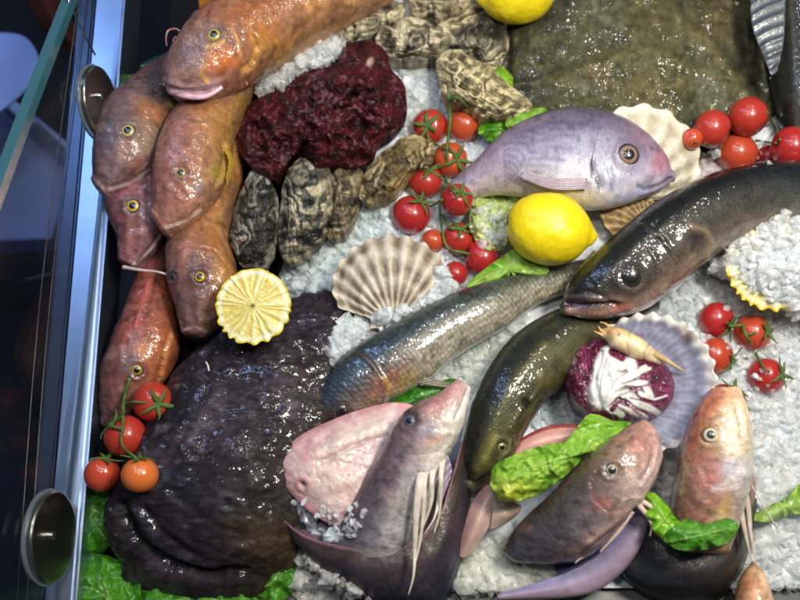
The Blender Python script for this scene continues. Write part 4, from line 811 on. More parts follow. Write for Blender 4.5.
g7, g7b = gurnard('purple brown gurnard pointing up, long white barbels hanging from its chin',
    [(458, 383, 468, 390, .056, .008), (440, 393, 468, 408, .056, .015), (413, 407, 461, 432, .052, .022), (393, 429, 446, 460, .045, .026), (378, 455, 434, 490, .037, .027), (358, 488, 424, 520, .028, .026), (338, 520, 408, 552, .018, .024), (318, 550, 390, 580, .008, .018)],
    [(0, [(-1, C('a87470')), (0, C('c8968c')), (.45, C('e6d8cc')), (1, C('f0e6da'))]), (.25, [(-1, C('6c5656')), (-.3, C('8a706e')), (.15, C('c4a494')), (.5, C('ecdcc8')), (1, C('f0e2d0'))]), (.42, [(-1, C('5c4a4c')), (-.2, C('74646c')), (.4, C('c0b4b4')), (1, C('e0d4cc'))]), (1, [(-1, C('4c444c')), (0, C('66626c')), (.5, C('9a969a')), (1, C('5c6488'))])],
    sock(410, 421, 8, '3c3436') + [('line', [(466, 392), (463, 412), (454, 436), (440, 456)], 10, C('f2ebe0'), .9, 0), ('line', [(462, 386), (450, 396), (430, 410)], 7, C('bc7e7a'), .6, 0), ('blob', 425, 432, 12, 9, -30, C('948a9c'), .55, 0), ('line', [(467, 388), (461, 405), (455, 418)], 1.4, C('6a4644'), .7, -1.3), ('line', [(462, 390), (455, 405)], 2.4, C('c08c86'), .6, .6), ('blob', 432, 428, 11, 8, -30, C('a8a0b0'), .5, .3), ('edge', [(446, 452), (428, 455), (410, 458), (400, 470)], 5, C('b88a74'), .3, .35), ('blob', 436, 440, 14, 5, -25, C('c89078'), .55, .3), ('line', [(408, 470), (398, 500), (386, 530)], 5, C('b8b2aa'), .6, 0), ('line', [(395, 440), (380, 470), (358, 510)], 6, C('584850'), .5, .4)],
    [(410, 421, 8, dict(iris='5c6a78', pupil='141a24', rim='2c2628', pup=.55, tiltup=.3))], seed=15, drop=0, accents=[('4c4046', 30, .25, .3), ('c8a8a0', 50, .3, .3)])
sheet('pectoral_fin', [[(402, 464, .060), (412, 472, .058), (418, 478, .056)], [(398, 470, .058), (406, 474, .056), (414, 482, .054)]], M_FIN, g7, solid('b88468'), rays=3, nu=24, nv=8)
for pts, r in (([(426, 452, .046), (420, 480, .0645), (418, 512, .060), (415, 545, .050), (412, 575, .046), (409, 595, .043)], .0046), ([(431, 451, .046), (426, 480, .0645), (423, 512, .059), (418, 545, .050), (414, 572, .046)], .0032),
               ([(438, 448, .046), (433, 478, .063), (430, 500, .058), (425, 520, .052), (419, 540, .047)], .0034), ([(446, 442, .044), (443, 470, .060), (441, 498, .054), (437, 518, .048), (434, 533, .046)], .0030), ([(441, 480, .050), (434, 515, .050), (425, 534, .046)], .0022)):
    pts = [(p[0] + 1.6 * math.sin(i * 1.7 + r * 3000), p[1], p[2]) for i, p in enumerate(pts)]
    tube('barbel', pts, r * .85, .0003, M_FLESH, g7, C('d8ccba'), flat=.45, n=60)
sheet('pelvic_fin', [[(446, 450, .05), (452, 470, .046), (446, 490, .042)], [(440, 455, .05), (440, 490, .044), (437, 515, .04)]], M_FIN, g7, solid('9c88a0'), rays=6, nu=40, nv=10)

# pinkish flap between the dark cup and the ice
sf = thing('fish_flap', 'small pale pink fish flap standing on ice beneath the olive fish head', 'fish', base_at(485, 530, .0))
sheet('flap', [[(488, 482, .014), (472, 502, .016), (463, 530, .014), (457, 556, .008)], [(500, 486, .020), (485, 506, .022), (474, 532, .020), (464, 558, .010)], [(512, 498, .014), (496, 516, .016), (484, 536, .012), (474, 552, .004)]], M_FLESH, sf, mix('a87c7c', 'd8bcac'), nu=60, nv=30, shell=.003)
sheet('flap_lobe', [[(494, 500, .018), (508, 500, .019), (522, 506, .014)], [(492, 516, .021), (506, 515, .022), (520, 512, .014)], [(490, 530, .014), (502, 526, .014), (514, 518, .010)]], M_FLESH, sf, mix('94786a', 'd0b8a4'), nu=40, nv=26, shell=.002)

# pink edged fin behind the lettuce
pk = thing('fish_flap', 'salmon pink flap with dark red edge behind the folded lettuce', 'fish', base_at(550, 440, .0))
sheet('flap', [[(502, 456, .010), (525, 436, .016), (552, 425, .018), (580, 425, .018), (600, 430, .015)], [(498, 468, .012), (525, 450, .020), (555, 440, .022), (585, 438, .022), (606, 440, .018)], [(505, 485, .006), (530, 475, .010), (560, 465, .012), (590, 458, .012), (612, 452, .010)]], M_FLESH, pk, lambda u, v: np.where((v < .10)[..., None], C('8a3c3a'), C('c48e84') * np.ones(u.shape + (3,))), nu=70, nv=36, shell=.003)

# curled purple fin under the middle gurnard
wr = thing('fish_wrap', 'smooth purple grey crescent of fish skin curling under the middle gurnard', 'fish', base_at(590, 560, -.01), 'curled fish bodies holding gurnards')
sheet('body', [[(642, 498, .034), (622, 530, .026), (596, 556, .018), (560, 575, .010), (498, 594, .000)], [(650, 503, .036), (635, 540, .030), (610, 568, .022), (572, 587, .014), (497, 597, .002)], [(650, 508, .030), (642, 545, .022), (616, 578, .014), (578, 596, .008), (498, 600, .0)], [(642, 512, .006), (634, 545, .0), (608, 576, -.004), (575, 594, -.008), (500, 602, -.006)]], M_FLESH, wr, lambda u, v: C('8680a6') * (1 - v)[..., None] + C('b4949c') * v[..., None], nu=90, nv=50, shell=.003)
sheet('inner_skin', [[(640, 500, .030), (620, 531, .022), (594, 556, .014), (560, 574, .006)], [(618, 508, .002), (602, 530, -.002), (580, 548, -.004), (550, 565, -.006)]], M_FLESH, wr, solid('5a5a8c'), nu=60, nv=24, shell=.001)

g8, g8b = gurnard('brown grey gurnard with blunt pink snout next to the folded lettuce',
    [(640, 423, 657, 443, .046, .012), (618, 433, 658, 468, .048, .021), (591, 454, 645, 497, .045, .028), (565, 481, 617, 529, .036, .029), (536, 507, 588, 557, .025, .026), (512, 531, 552, 564, .014, .019), (503, 550, 518, 562, .008, .010)],
    [(0, [(-1, C('9c6c5c')), (0, C('c4948a')), (1, C('dcbcb4'))]), (.3, [(-1, C('6e5a48')), (-.2, C('98806c')), (.4, C('c0a498')), (1, C('d8bcb4'))]), (.5, [(-1, C('40382e')), (0, C('665c60')), (1, C('9c827c'))]), (1, [(-1, C('403630')), (0, C('4c4c56')), (1, C('5c5c66'))])],
    sock(612, 470, 8, '4c423c') + [('line', [(657, 446), (652, 470), (640, 486)], 2, C('e0c4be'), .7, 1), ('line', [(653, 448), (648, 468), (640, 480)], 1.3, C('7a4c48'), .6, -1), ('blob', 640, 448, 13, 11, 30, C('b0746a'), .55, .3), ('edge', [(632, 508), (610, 514), (594, 502), (590, 482), (600, 462)], 6, C('8c564c'), .35, .35), ('blob', 603, 502, 11, 9, 30, C('a86a5c'), .6, .4), ('line', [(640, 500), (618, 520), (590, 542)], 5, C('c8a69c'), .6, .6), ('line', [(638, 507), (612, 530), (580, 555)], 2, C('4a4656'), .6, -1), ('line', [(622, 500), (632, 497), (642, 498)], 2, C('dcc0b4'), .6, .5), ('blob', 608, 498, 1.4, 1.2, 0, C('1a1414'), .8, 0)],
    [(612, 470, 7.5, dict(iris='b8a888', pupil='20242c', rim='3c3430', pup=.62, tiltup=.45))], seed=16, accents=[('4a4444', 30, .25, .3), ('b08070', 45, .3, .3)])
for pts, r in (([(636, 502, .052), (646, 514, .05), (652, 525, .048), (650, 536, .045)], .0016), ([(640, 500, .052), (652, 508, .051), (656, 520, .049), (652, 529, .047)], .0014), ([(630, 508, .048), (612, 528, .042), (590, 550, .036), (575, 563, .030)], .0018), ([(632, 511, .048), (618, 532, .042), (600, 552, .034)], .0015)):
    tube('barbel', pts, r * 1.5, .0006, M_FLESH, g8, C('e0c4b8'))

# second cup
cup2 = thing('fish_wrap', 'round dark blue grey fish body curled like a bowl holding lettuce', 'fish', base_at(680, 560, -.02), 'curled fish bodies holding gurnards')
sheet('body', [[(640, 500, .020), (648, 522, .026), (668, 541, .030), (696, 550, .032), (722, 543, .032), (740, 522, .031), (746, 490, .028)],
               [(630, 518, .012), (640, 548, .019), (664, 568, .027), (698, 576, .030), (728, 565, .028), (746, 535, .025), (751, 494, .018)],
               [(616, 540, .006), (624, 570, .010), (655, 590, .012), (695, 596, .012), (726, 585, .012), (748, 550, .010), (757, 500, .006)],
               [(612, 548, -.014), (622, 578, -.014), (655, 600, -.014), (695, 606, -.014), (727, 594, -.014), (748, 558, -.014), (757, 508, -.014)]],
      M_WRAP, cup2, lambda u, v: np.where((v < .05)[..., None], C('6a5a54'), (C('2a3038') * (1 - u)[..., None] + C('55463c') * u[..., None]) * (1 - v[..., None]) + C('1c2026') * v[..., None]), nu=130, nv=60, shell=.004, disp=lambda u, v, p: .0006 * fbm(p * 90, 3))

g9, g9b = gurnard('golden pink gurnard with bright round eye rising from the lettuce filled bowl',
    [(714, 393, 734, 394, .058, .011), (694, 412, 746, 416, .058, .021), (683, 445, 749, 455, .054, .028), (676, 478, 746, 488, .046, .029), (670, 512, 737, 521, .034, .027), (668, 545, 728, 550, .022, .023)],
    [(0, [(-1, C('b07460')), (0, C('c89470')), (1, C('d8bc9c'))]), (.3, [(-1, C('9c5c48')), (-.2, C('c09468')), (.4, C('d8bc84')), (1, C('e0d0b0'))]), (.5, [(-1, C('8a5c50')), (0, C('b8847c')), (.5, C('d0c4c0')), (1, C('e0d8d0'))]), (1, [(-1, C('84604c')), (0, C('a4745c')), (1, C('c4a070'))])],
    sock(711, 435, 10, '9c7c50') + [('blob', 732, 436, 13, 32, 0, C('f4e8cc'), .75, 0), ('blob', 735, 472, 13, 14, 0, C('ece6e6'), .7, 0), ('line', [(716, 398), (700, 420), (690, 460)], 6, C('a8543e'), .45, 0), ('line', [(738, 400), (744, 420), (747, 440)], 2, C('e8d8c0'), .6, .9), ('line', [(733, 402), (738, 420), (741, 438)], 1.2, C('8a5844'), .6, -1), ('edge', [(744, 482), (722, 490), (706, 484), (698, 462)], 6, C('d8b8ae'), .35, .35), ('blob', 708, 485, 12, 16, 10, C('c07c78'), .65, .4), ('blob', 733, 468, 13, 10, 0, C('ccc8d4'), .7, .2), ('line', [(715, 490), (735, 478), (748, 472)], 4, C('e8e0dc'), .6, .3), ('blob', 725, 508, 7, 16, 10, C('d0a860'), .7, .4), ('blob', 692, 440, 8, 24, 5, C('98503e'), .6, 0), ('blob', 715, 402, 12, 6, 0, C('b06450'), .5, 0)],
    [(711, 435, 9.5, dict(iris='d8ccb0', pupil='181c20', rim='6a5430', pup=.5, tiltup=.4))], seed=17, accents=[('a86448', 32, .3, .25), ('e8d8ac', 45, .2, .35)])
for pts, r in (([(742, 480, .058), (748, 505, .050), (751, 535, .042), (757, 566, .034)], .0026), ([(736, 482, .060), (741, 510, .052), (747, 540, .044), (752, 562, .036)], .0030), ([(750, 482, .056), (760, 500, .048), (772, 520, .038), (778, 528, .032)], .0007)):
    tube('barbel', pts, r, .0005, M_FLESH, g9, C('d4c4b4'), flat=.5)
sheet('pectoral_fin', [[(745, 470, .054), (750, 482, .05), (750, 500, .046)], [(748, 460, .046), (756, 485, .04), (753, 508, .036)]], M_FIN, g9, solid('9c6460'), rays=5, nu=30, nv=8)

pt = thing('gurnard', 'rounded orange pink fish snout just entering at the bottom edge of ice', 'fish', base_at(755, 590, .0), GROUP_G)
fish_body('body', [(751, 564, 756, 564, .008, .003), (744, 572, 763, 572, .009, .008), (738, 586, 768, 586, .010, .013), (734, 608, 774, 608, .010, .016), (732, 640, 776, 640, .008, .016)], M_GURN, pt, [(0, [(-1, C('c09064')), (1, C('d8b898'))]), (1, [(-1, C('b87448')), (0, C('cc9474')), (1, C('d0a890'))])], [('blob', 752, 585, 8, 7, 0, C('c87c60'), .6, .4)], nr=60, ns=48, seed=18)

# ================================================================ FRUIT AND LEAVES
def lemon(label, c, tipdir, half_len, half_w, z, seed, nub=1):
    o0 = P(*c, z); s_ = mpp(o0); Y = P(c[0] + tipdir[0], c[1] + tipdir[1], z) - o0; Y /= np.linalg.norm(Y); X = np.cross(Y, [0, 0, 1.0]); Z = np.array([0, 0, 1.0])
    n, m = 110, 96; a = np.linspace(0.002, math.pi - .002, n)[:, None]; ph = np.linspace(0, 2 * math.pi, m, endpoint=False)[None]
    L = half_len * s_; W = half_w * s_
    y = np.cos(a) * L; r = np.sin(a) ** .92 * W
    y = y + nub * .16 * L * np.exp(-(a / .24) ** 2) - .10 * L * np.exp(-((math.pi - a) / .12) ** 2) * -.5
    r = r * (1 + .0 * a)
    pos = o0 + (r * np.cos(ph))[..., None] * X + (r * np.sin(ph))[..., None] * Z * .97 + (y * np.ones_like(ph))[..., None] * Y
    nrm = (pos - o0); nrm /= np.linalg.norm(nrm, axis=-1, keepdims=True)
    pos = pos + nrm * (.0009 * fbm(pos * 60, 3, seed) + .00022 * fbm(pos * 700, 2, seed))[..., None]
    g = np.clip(np.exp(-(a / .2) ** 2) * .6, 0, 1) * np.ones_like(ph)
    col = C('ecd412') * (1 + .05 * fbm(pos * 80, 3, seed))[..., None] * (1 - g[..., None]) + C('dcd030') * g[..., None]
    t = thing('lemon', label, 'lemon', (float(o0[0]), float(o0[1]), float(o0[2] - W)), 'whole lemons')
    F = grid_faces(n, m, True, flip=True)
    mesh_obj('peel', pos.reshape(-1, 3), F, M_LEM, t, col.reshape(-1, 3), pos.reshape(-1, 3) * 1.0)
    e = o0 - Y * L * .985
    k = tube_geo(np.array([e - Y * .0012, e + Y * .001]), .0022, .003, 10)
    mesh_obj('stem_scar', k[0], k[1], M_VINE, t, solid=False)
    return t
lemon('whole yellow lemon in the centre, its nipple pointing at the sea bass', (549, 229), (44, 8), 42, 36.5, .034, 1.0)
lemon('yellow lemon cut off by the top edge of the picture', (518, -6), (-40, 6), 36, 30, .030, 2.0)

def lemon_half(label, c, R, z, teeth, lift, seed, scal=.06, cut='d8c25a', mem='ece3a8', peel='dcc428', tilt=(0, 0, 1)):
    o0 = P(*c, z); s_ = mpp(o0); Rw = R * s_
    Z = np.array(tilt, float); Z /= np.linalg.norm(Z); X = np.cross([0, 1, 0], Z); X /= np.linalg.norm(X); Y = np.cross(Z, X)
    n, m = 60, 360; fr = np.linspace(0, 1, n)[:, None]; ph = np.linspace(0, 2 * math.pi, m, endpoint=False)[None]
    rnd = vnoise(np.stack([np.cos(ph) * 4, np.sin(ph) * 4, ph * 0], -1)) + fr * 0
    zig = .5 - .5 * np.cos((ph * teeth + 3.2 * rnd) + .9 * vnoise(np.stack([np.cos(ph) * fr * 5, np.sin(ph) * fr * 5, fr * 0 + ph * 0], -1)))
    r = fr * Rw * (1 + scal * (zig - .5) * fr ** 4 * (.25 + .75 * sstep(.3, -.5, np.sin(ph))) + .012 * rnd)
    h = lift * (zig - .5) * fr ** .8 * 1.2 + .0016 * (1 - fr) + .0002 * fbm(np.stack([np.cos(ph) * fr * 14, np.sin(ph) * fr * 14, fr * 0 + ph * 0], -1), 3, seed)
    pos = o0 + (r * np.cos(ph))[..., None] * X + (r * np.sin(ph))[..., None] * Y + (h)[..., None] * Z
    ves = fbm(np.stack([np.cos(ph) * 26 + fr * 2, np.sin(ph) * 26 + fr * 2, fr * 5 + 0 * ph], -1), 4, seed + 2)
    cg = (.75 * sstep(.62, 1.0, zig + .12 * rnd) + .25 * np.clip(.5 + ves, 0, 1)) * sstep(.02, .2, fr); col = C(cut) * (1 - cg[..., None]) + C(mem) * cg[..., None]
    pw = (sstep(.80, .87, fr + .02 * ves) * np.ones_like(ph))[..., None]; col = col * (1 - pw) + C('efe6bc') * pw
    e = sstep(.935, .965, fr) * np.ones_like(ph); col = col * (1 - e[..., None]) + C(peel) * e[..., None]
    d = (sstep(.10, .02, fr) * np.ones_like(ph))[..., None]; col = col * (1 - d) + C('6a5a20') * d
    t = thing('lemon_half', label, 'lemon', tuple(float(v) for v in (o0 - Z * Rw * .7)))
    mesh_obj('cut_face', pos.reshape(-1, 3), grid_faces(n, m, True), M_PULP, t, col.reshape(-1, 3), pos.reshape(-1, 3) * 1.0)
    k = 24; a = np.linspace(0, math.pi / 2 * .99, k)[:, None]
    rr = np.cos(a) ** .8; P2 = pos[-1][None] * 0 + o0 + ((pos[-1] - o0) - ((pos[-1] - o0) @ Z)[:, None] * Z)[None] * rr[..., None] + (((pos[-1] - o0) @ Z)[None] * (1 - np.sin(a)))[..., None] * Z - (np.sin(a) * Rw * .72)[..., None] * Z
    c2 = np.tile(C(peel), (k * m, 1))
    mesh_obj('peel', P2.reshape(-1, 3), grid_faces(k, m, True), M_LEM, t, c2, P2.reshape(-1, 3) * 1.0)
    return t
lemon_half('zigzag cut lemon half with pale pulp facing up, on the monkfish', (253, 306), 38, .056, 19, .0008, 1.0, scal=.075, tilt=(-.08, -.18, 1))
n0_ = len(SOLIDS)
LH2 = lemon_half('zigzag cut lemon half mostly buried in the right ice mound', (775, 263), 47, .036, 26, .003, 2.0, scal=.08, cut='e4d878', mem='eee6b0', peel='e8c410', tilt=(-.15, -.3, 1))

LEM_S = SOLIDS[n0_:]
# --- tomatoes ------------------------------------------------------------------
def tomato_mesh():
    n, m = 40, 48; a = np.linspace(.001, math.pi - .001, n)[:, None]; ph = np.linspace(0, 2 * math.pi, m, endpoint=False)[None]
    r = np.sin(a) ** .95; z = np.cos(a) * (.96) * np.ones_like(ph) - .14 * np.exp(-(a / .30) ** 2)
    r = r * (1 + .018 * np.cos(ph * 5) * np.exp(-(a / .9) ** 2))
    V = np.stack([r * np.cos(ph), r * np.sin(ph), z * np.ones_like(ph)], -1).reshape(-1, 3)
    me = bpy.data.meshes.new('tomato'); me.from_pydata(V.tolist(), [], grid_faces(n, m, True)); me.polygons.foreach_set('use_smooth', [True] * len(me.polygons)); me.update()
    return me
def calyx_mesh(seed):
    rr = random.Random(seed); V = []; F = []
    for k in range(5):
        a = k * 2 * math.pi / 5 + rr.uniform(-.25, .25); L = rr.uniform(.75, 1.05); curl = rr.uniform(-.1, .55)
        pts = [];
        for i in range(7):
            t = i / 6; rad = L * t; zz = .90 + .05 * math.sin(t * 3) - .25 * t * t + curl * t * t
            wd = .15 * math.sin(math.pi * min(1, t * .85 + .12)) * (1 - t * .55)
            sw = rr.uniform(-.02, .02) + .12 * t * t * rr.uniform(-1, 1)
            for sgn, dz in ((-1, 0), (0, .035), (1, 0)):
                pts.append((rad * math.cos(a) - (sgn * wd + sw) * math.sin(a), rad * math.sin(a) + (sgn * wd + sw) * math.cos(a), zz + dz))
        o = len(V); V += pts + [(x, y, z - .03) for x, y, z in pts]
        for i in range(6):
            for j in range(2):
                q = [o + i * 3 + j, o + i * 3 + j + 1, o + i * 3 + j + 4, o + i * 3 + j + 3]; F.append(q); F.append([x + 21 for x in q[::-1]])
            F.append([o + i * 3, o + i * 3 + 3, o + i * 3 + 24, o + i * 3 + 21]); F.append([o + i * 3 + 2, o + i * 3 + 23, o + i * 3 + 26, o + i * 3 + 5])
    me = bpy.data.meshes.new('calyx'); me.from_pydata(V, [], F); me.polygons.foreach_set('use_smooth', [True] * len(F)); me.materials.append(M_VINE); me.update()
    return me
TOM = tomato_mesh(); TOM.materials.append(M_TOM); TOMO = TOM.copy(); TOMO.materials.clear(); TOMO.materials.append(M_TOM2)
CAL = [calyx_mesh(s) for s in (1, 2, 3)]
TMB = []
def truss(label, toms, vines, group='tomato trusses', zmin=-.02, zmax=.2):
    """toms: (px, py, r px, (stem end offset px), show calyx, orange, sink)"""
    x0, y0 = toms[0][:2]; l0, _ = hit(x0, y0)
    t = thing('tomato_truss', label, 'tomatoes', tuple(float(v) for v in l0), group)
    new = []; centers = []
    for i, (px, py, r, so, cal, org, sink) in enumerate(toms):
        loc, _ = hit(px, py)
        if not zmin <= loc[2] <= zmax: loc = P(px, py, np.clip(loc[2], zmin, zmax))
        v = (CAM - loc); v /= np.linalg.norm(v); s_ = mpp(loc); rw = r * s_ * .965
        c = loc + v * rw * (.82 - sink)
        o = bpy.data.objects.new('tomato', TOMO if org else TOM); COL.objects.link(o); o.parent = t
        ax = np.array([so[0], -so[1] * ct, 0.0]) + np.array([0, 0, so[2] if len(so) > 2 else .8]); ax /= np.linalg.norm(ax)
        o.location = Vector(c) - t.location; o.rotation_euler = Vector(ax).to_track_quat('Z', 'Y').to_euler(); o.scale = (rw * 1.0, rw * 1.0, rw * random.uniform(.97, 1.08))
        centers.append((c, ax, rw)); new.append((c, rw))
        if cal:
            k = bpy.data.objects.new('calyx', CAL[i % 3]); COL.objects.link(k); k.parent = o; k.location = (0, 0, 0); k.rotation_euler = (0, 0, random.uniform(0, 6))
    for c, rw in new:
        bm = bmesh.new(); bmesh.ops.create_icosphere(bm, subdivisions=3, radius=rw, matrix=Matrix.Translation(Vector(c)))
        SOLIDS.append(BVHTree.FromBMesh(bm)); bm.free()
    for vpts in vines:
        pos = []
        for q in vpts:
            if isinstance(q, int):
                c, ax, rw = centers[q]; pos.append(c + ax * rw * .93)
            else:
                l, _ = hit(q[0], q[1]); v = CAM - l; v /= np.linalg.norm(v); pos.append(l + v * q[2] * .001)
        pos = catmull(np.array(pos), 30); V, F = tube_geo(pos, .0014 if len(vpts) > 3 else .0010, .0009, 8)
        mesh_obj('vine_stem', V, F, M_VINE, t, solid=False)
    return t
truss('four ripening tomatoes on a vine at the monkfish\'s left flank',
      [(153, 402, 20.5, (.5, .3), 1, 0, 0), (125, 436, 21.5, (-.5, -.6, .6), 1, 0, 0), (102, 474, 18, (.3, -.9, .5), 1, 1, 0), (140, 475, 19, (0, -1, .35), 1, 1, 0)],
      [[(130, 378, 4), (124, 400, 6), (123, 425, 4), (122, 445, 4), (136, 458, 4)], [(124, 405, 6), (134, 402, 6), 0], [(122, 445, 4), (110, 456, 5), 2], [(123, 430, 4), (110, 425, 4), 1], [(128, 452, 4), (136, 460, 3), 3]], zmin=.008)

# --- lettuce ------------------------------------------------------------------
def leaf(label, outline, z, amp, seed, c0='4f8a1e', c1='8fbf3a', center=None, rise=.006, veins=(), curl=.004, group='lettuce leaves', tilt=(0, 0), pale=None, freq=20):
    ou = np.array(outline, float); c = ou.mean(0)
    l = thing('lettuce_leaf', label, 'lettuce', base_at(c[0], c[1], z - .004), group)
    def disp(fr, px, py):
        a = np.stack([px / freq, py / freq, px * 0], -1)
        return amp * fbm(a, 3, seed) * (.35 + .65 * fr) + curl * fr ** 3 * np.sin(np.arctan2(py - c[1], px - c[0]) * 7 + seed) + amp * .3 * np.abs(fbm(a * 2.6, 2, seed + 2)) + tilt[0] * (px - c[0]) * .0008 + tilt[1] * (py - c[1]) * .0008
    def colfn(fr, px, py):
        n = fbm(np.stack([px / 14, py / 14, px * 0], -1), 3, seed + 1); g = np.clip(.45 + .5 * n, 0, 1)[..., None]
        col = C(c0) * (1 - g) + C(c1) * g
        if pale: 
            p_ = np.exp(-(((px - pale[0]) / pale[2]) ** 2 + ((py - pale[1]) / pale[3]) ** 2))[..., None]; col = col * (1 - p_) + C(pale[4]) * p_
        return col
    fe = [('line', list(v), 1.6, C('a8c86a'), .5, .7, 't') for v in veins]
    o_, _ = patch('leaf', outline, M_LEAF, l, z, lambda fr: rise * (1 - fr ** 2), colfn, nring=50, nang=180, shell=.0004, disp=disp, feats=fe, center=center, wob=.03, seed=seed)
    return l
leaf('crinkled green lettuce leaf between clamp disc, orange tomatoes and monkfish', [(58, 520), (66, 498), (86, 488), (106, 490), (114, 512), (112, 540), (96, 556), (76, 548)], -.008, .007, 1.1, '2c7412', '5aa628', veins=[[(110, 545), (92, 520), (75, 505)]])
leaf('large crinkled lettuce leaf in the lower left corner', [(40, 590), (52, 570), (78, 556), (108, 556), (132, 572), (140, 600), (128, 630), (80, 640), (45, 620)], -.006, .008, 2.7, '2c7412', '5aa628', veins=[[(120, 610), (95, 590), (60, 580)], [(110, 600), (100, 575)]])
leaf('green lettuce leaf along the bottom edge beneath the monkfish jaw', [(125, 596), (150, 582), (190, 586), (230, 582), (255, 590), (262, 612), (200, 630), (140, 622)], -.010, .007, 3.2, '2c7412', '5aa628', veins=[[(250, 605), (190, 598), (140, 605)]])
leaf('curved dark green lettuce leaf between monkfish and the dark fish cup', [(222, 588), (252, 578), (274, 562), (286, 540), (298, 540), (300, 565), (296, 590), (270, 604), (235, 606)], -.008, .006, 4.4, '2f6e14', '5a9c28', veins=[[(230, 598), (270, 585), (292, 555)]])
leaf('green lettuce tip poking out between left gurnards and steel rail', [(119, 92), (122, 78), (135, 74), (150, 78), (158, 92), (140, 104)], -.012, .003, 5.1, '4a7a30', '6f9c4a')
leaf('teal green leaf tip behind the top left gurnards', [(140, 66), (152, 58), (170, 52), (182, 52), (176, 64), (156, 72), (142, 72)], .0, .002, 5.7, '1f5a4a', '3a7a60')
leaf('small bright lettuce leaf right of the ochre oyster', [(478, 132), (486, 118), (505, 112), (522, 116), (530, 124), (512, 136), (494, 142)], .002, .006, 6.1, '3f8212', '7ab82a')
leaf('light lettuce leaf tip above the bream\'s back', [(505, 122), (520, 110), (545, 108), (548, 116), (530, 126), (515, 132)], .010, .004, 6.6, '6aa02a', 'a0cc50')
leaf('tiny lettuce piece under the dark pointed oyster', [(490, 70), (500, 66), (512, 76), (512, 90), (500, 84)], .006, .003, 7.0, '7ab020', 'a4d040')
leaf('pale yellow green lettuce heart between tomatoes and whole lemon', [(470, 205), (478, 196), (505, 190), (530, 192), (530, 210), (515, 232), (505, 250), (480, 246), (470, 230)], .004, .008, 7.4, 'b8cc70', 'dce4a8', veins=[[(490, 245), (500, 220), (515, 196)]], freq=12)
leaf('bright green lettuce leaf below the whole lemon', [(466, 286), (478, 274), (500, 258), (520, 246), (535, 256), (549, 270), (540, 276), (510, 276), (488, 288)], .012, .004, 7.9, '7cb42c', 'b4d860', veins=[[(470, 284), (500, 270), (540, 268)]])
leaf('dark green lettuce under the mullet gills above the pink flap', [(388, 398), (405, 388), (430, 384), (452, 378), (462, 384), (450, 396), (425, 402), (400, 408)], .004, .003, 8.2, '2a7412', '4a9820')
leaf('long folded lettuce leaf draped over the middle gurnard', [(490, 486), (492, 468), (515, 454), (548, 444), (575, 440), (580, 424), (592, 413), (612, 420), (630, 424), (630, 438), (612, 446), (590, 452), (572, 470), (552, 486), (530, 498), (505, 502)], .046, .008, 8.8, '74b42c', 'b0d856', center=(548, 464), rise=.010, veins=[[(494, 492), (530, 468), (575, 455), (620, 435)], [(545, 462), (560, 478)], [(590, 450), (600, 425)]], pale=(510, 492, 22, 14, 'c8d044'), freq=19)
leaf('flat pale green lettuce piece frozen in the right ice', [(750, 518), (765, 508), (785, 498), (800, 484), (815, 490), (812, 510), (790, 515), (768, 522)], .006, .003, 9.1, '8ab83c', 'b4d478')
leaf('lettuce leaf in the fish bowl, left of the golden gurnard', [(644, 500), (652, 492), (664, 502), (678, 520), (690, 534), (684, 546), (664, 540), (650, 524)], .050, .004, 9.4, '6cb01c', '98d030', veins=[[(650, 498), (665, 520), (684, 542)]])
leaf('rounded lettuce leaf filling the fish bowl front', [(664, 536), (684, 520), (705, 524), (724, 518), (738, 524), (732, 540), (712, 548), (688, 551), (670, 546)], .062, .004, 9.9, '3f8c1c', '7cb848', veins=[[(668, 542), (700, 536), (730, 528)]])

# --- radicchio ------------------------------------------------------------------
ra = thing('radicchio', 'small purple radicchio head with white veined leaf beside scallop shell', 'radicchio', base_at(620, 382, .0))
def ramask(px, py):
    m_ = np.zeros(px.shape)
    strokes = [([(600, 398), (600, 375), (606, 354), (612, 350)], 10), ([(602, 385), (612, 365), (628, 362), (632, 372)], 9), ([(604, 395), (622, 380), (645, 385), (652, 398)], 7), ([(606, 402), (625, 395), (640, 405), (658, 414)], 6), ([(602, 398), (612, 410), (622, 416)], 6), ([(610, 378), (635, 374), (648, 368)], 5), ([(640, 395), (655, 402), (668, 396)], 2.2), ([(632, 376), (644, 366), (646, 372)], 2.6), ([(616, 400), (632, 412), (645, 418)], 5)]
    for pts, wd in strokes:
        wx = px + 2.2 * vnoise(np.stack([px / 13, py / 13, px * 0], -1)); wy = py + 2.6 * vnoise(np.stack([px / 13, py / 13, px * 0 + 9], -1))
        d, pr = polydist(wx, wy, pts); ww = wd * (1 - .55 * pr); m_ = np.maximum(m_, sstep(1.5, .6, d / ww))
    red = [([(612, 410), (618, 400), (628, 404)], 3), ([(612, 352), (622, 358)], 4), ([(604, 352), (616, 356)], 6)]
    for pts, wd in red[:2]:
        d, pr = polydist(px, py, pts); m_ *= 1 - sstep(1.2, .6, d / wd)
    return m_
def racol(fr, px, py):
    n = fbm(np.stack([px / 5, py / 9, px * 0], -1), 4, 5.5); g = np.clip(.5 + .6 * n, 0, 1)[..., None]
    c = C('3a0a22') * (1 - g) + C('7c1f48') * g
    v = sstep(.93, 1.0, 1 - np.abs(fbm(np.stack([px / 9, py / 12, px * 0], -1), 3, 2.4)))[..., None] * .55
    v = v * (px < 606)[..., None] * .8 + v * .35
    c = c * (1 - v) + C('c89cb0') * v
    m_ = ramask(px, py)[..., None]
    wn = (1 + .05 * fbm(np.stack([px / 6, py / 6, px * 0], -1), 3, 3))[..., None]
    return c * (1 - m_) + C('d8d8d2') * wn * m_
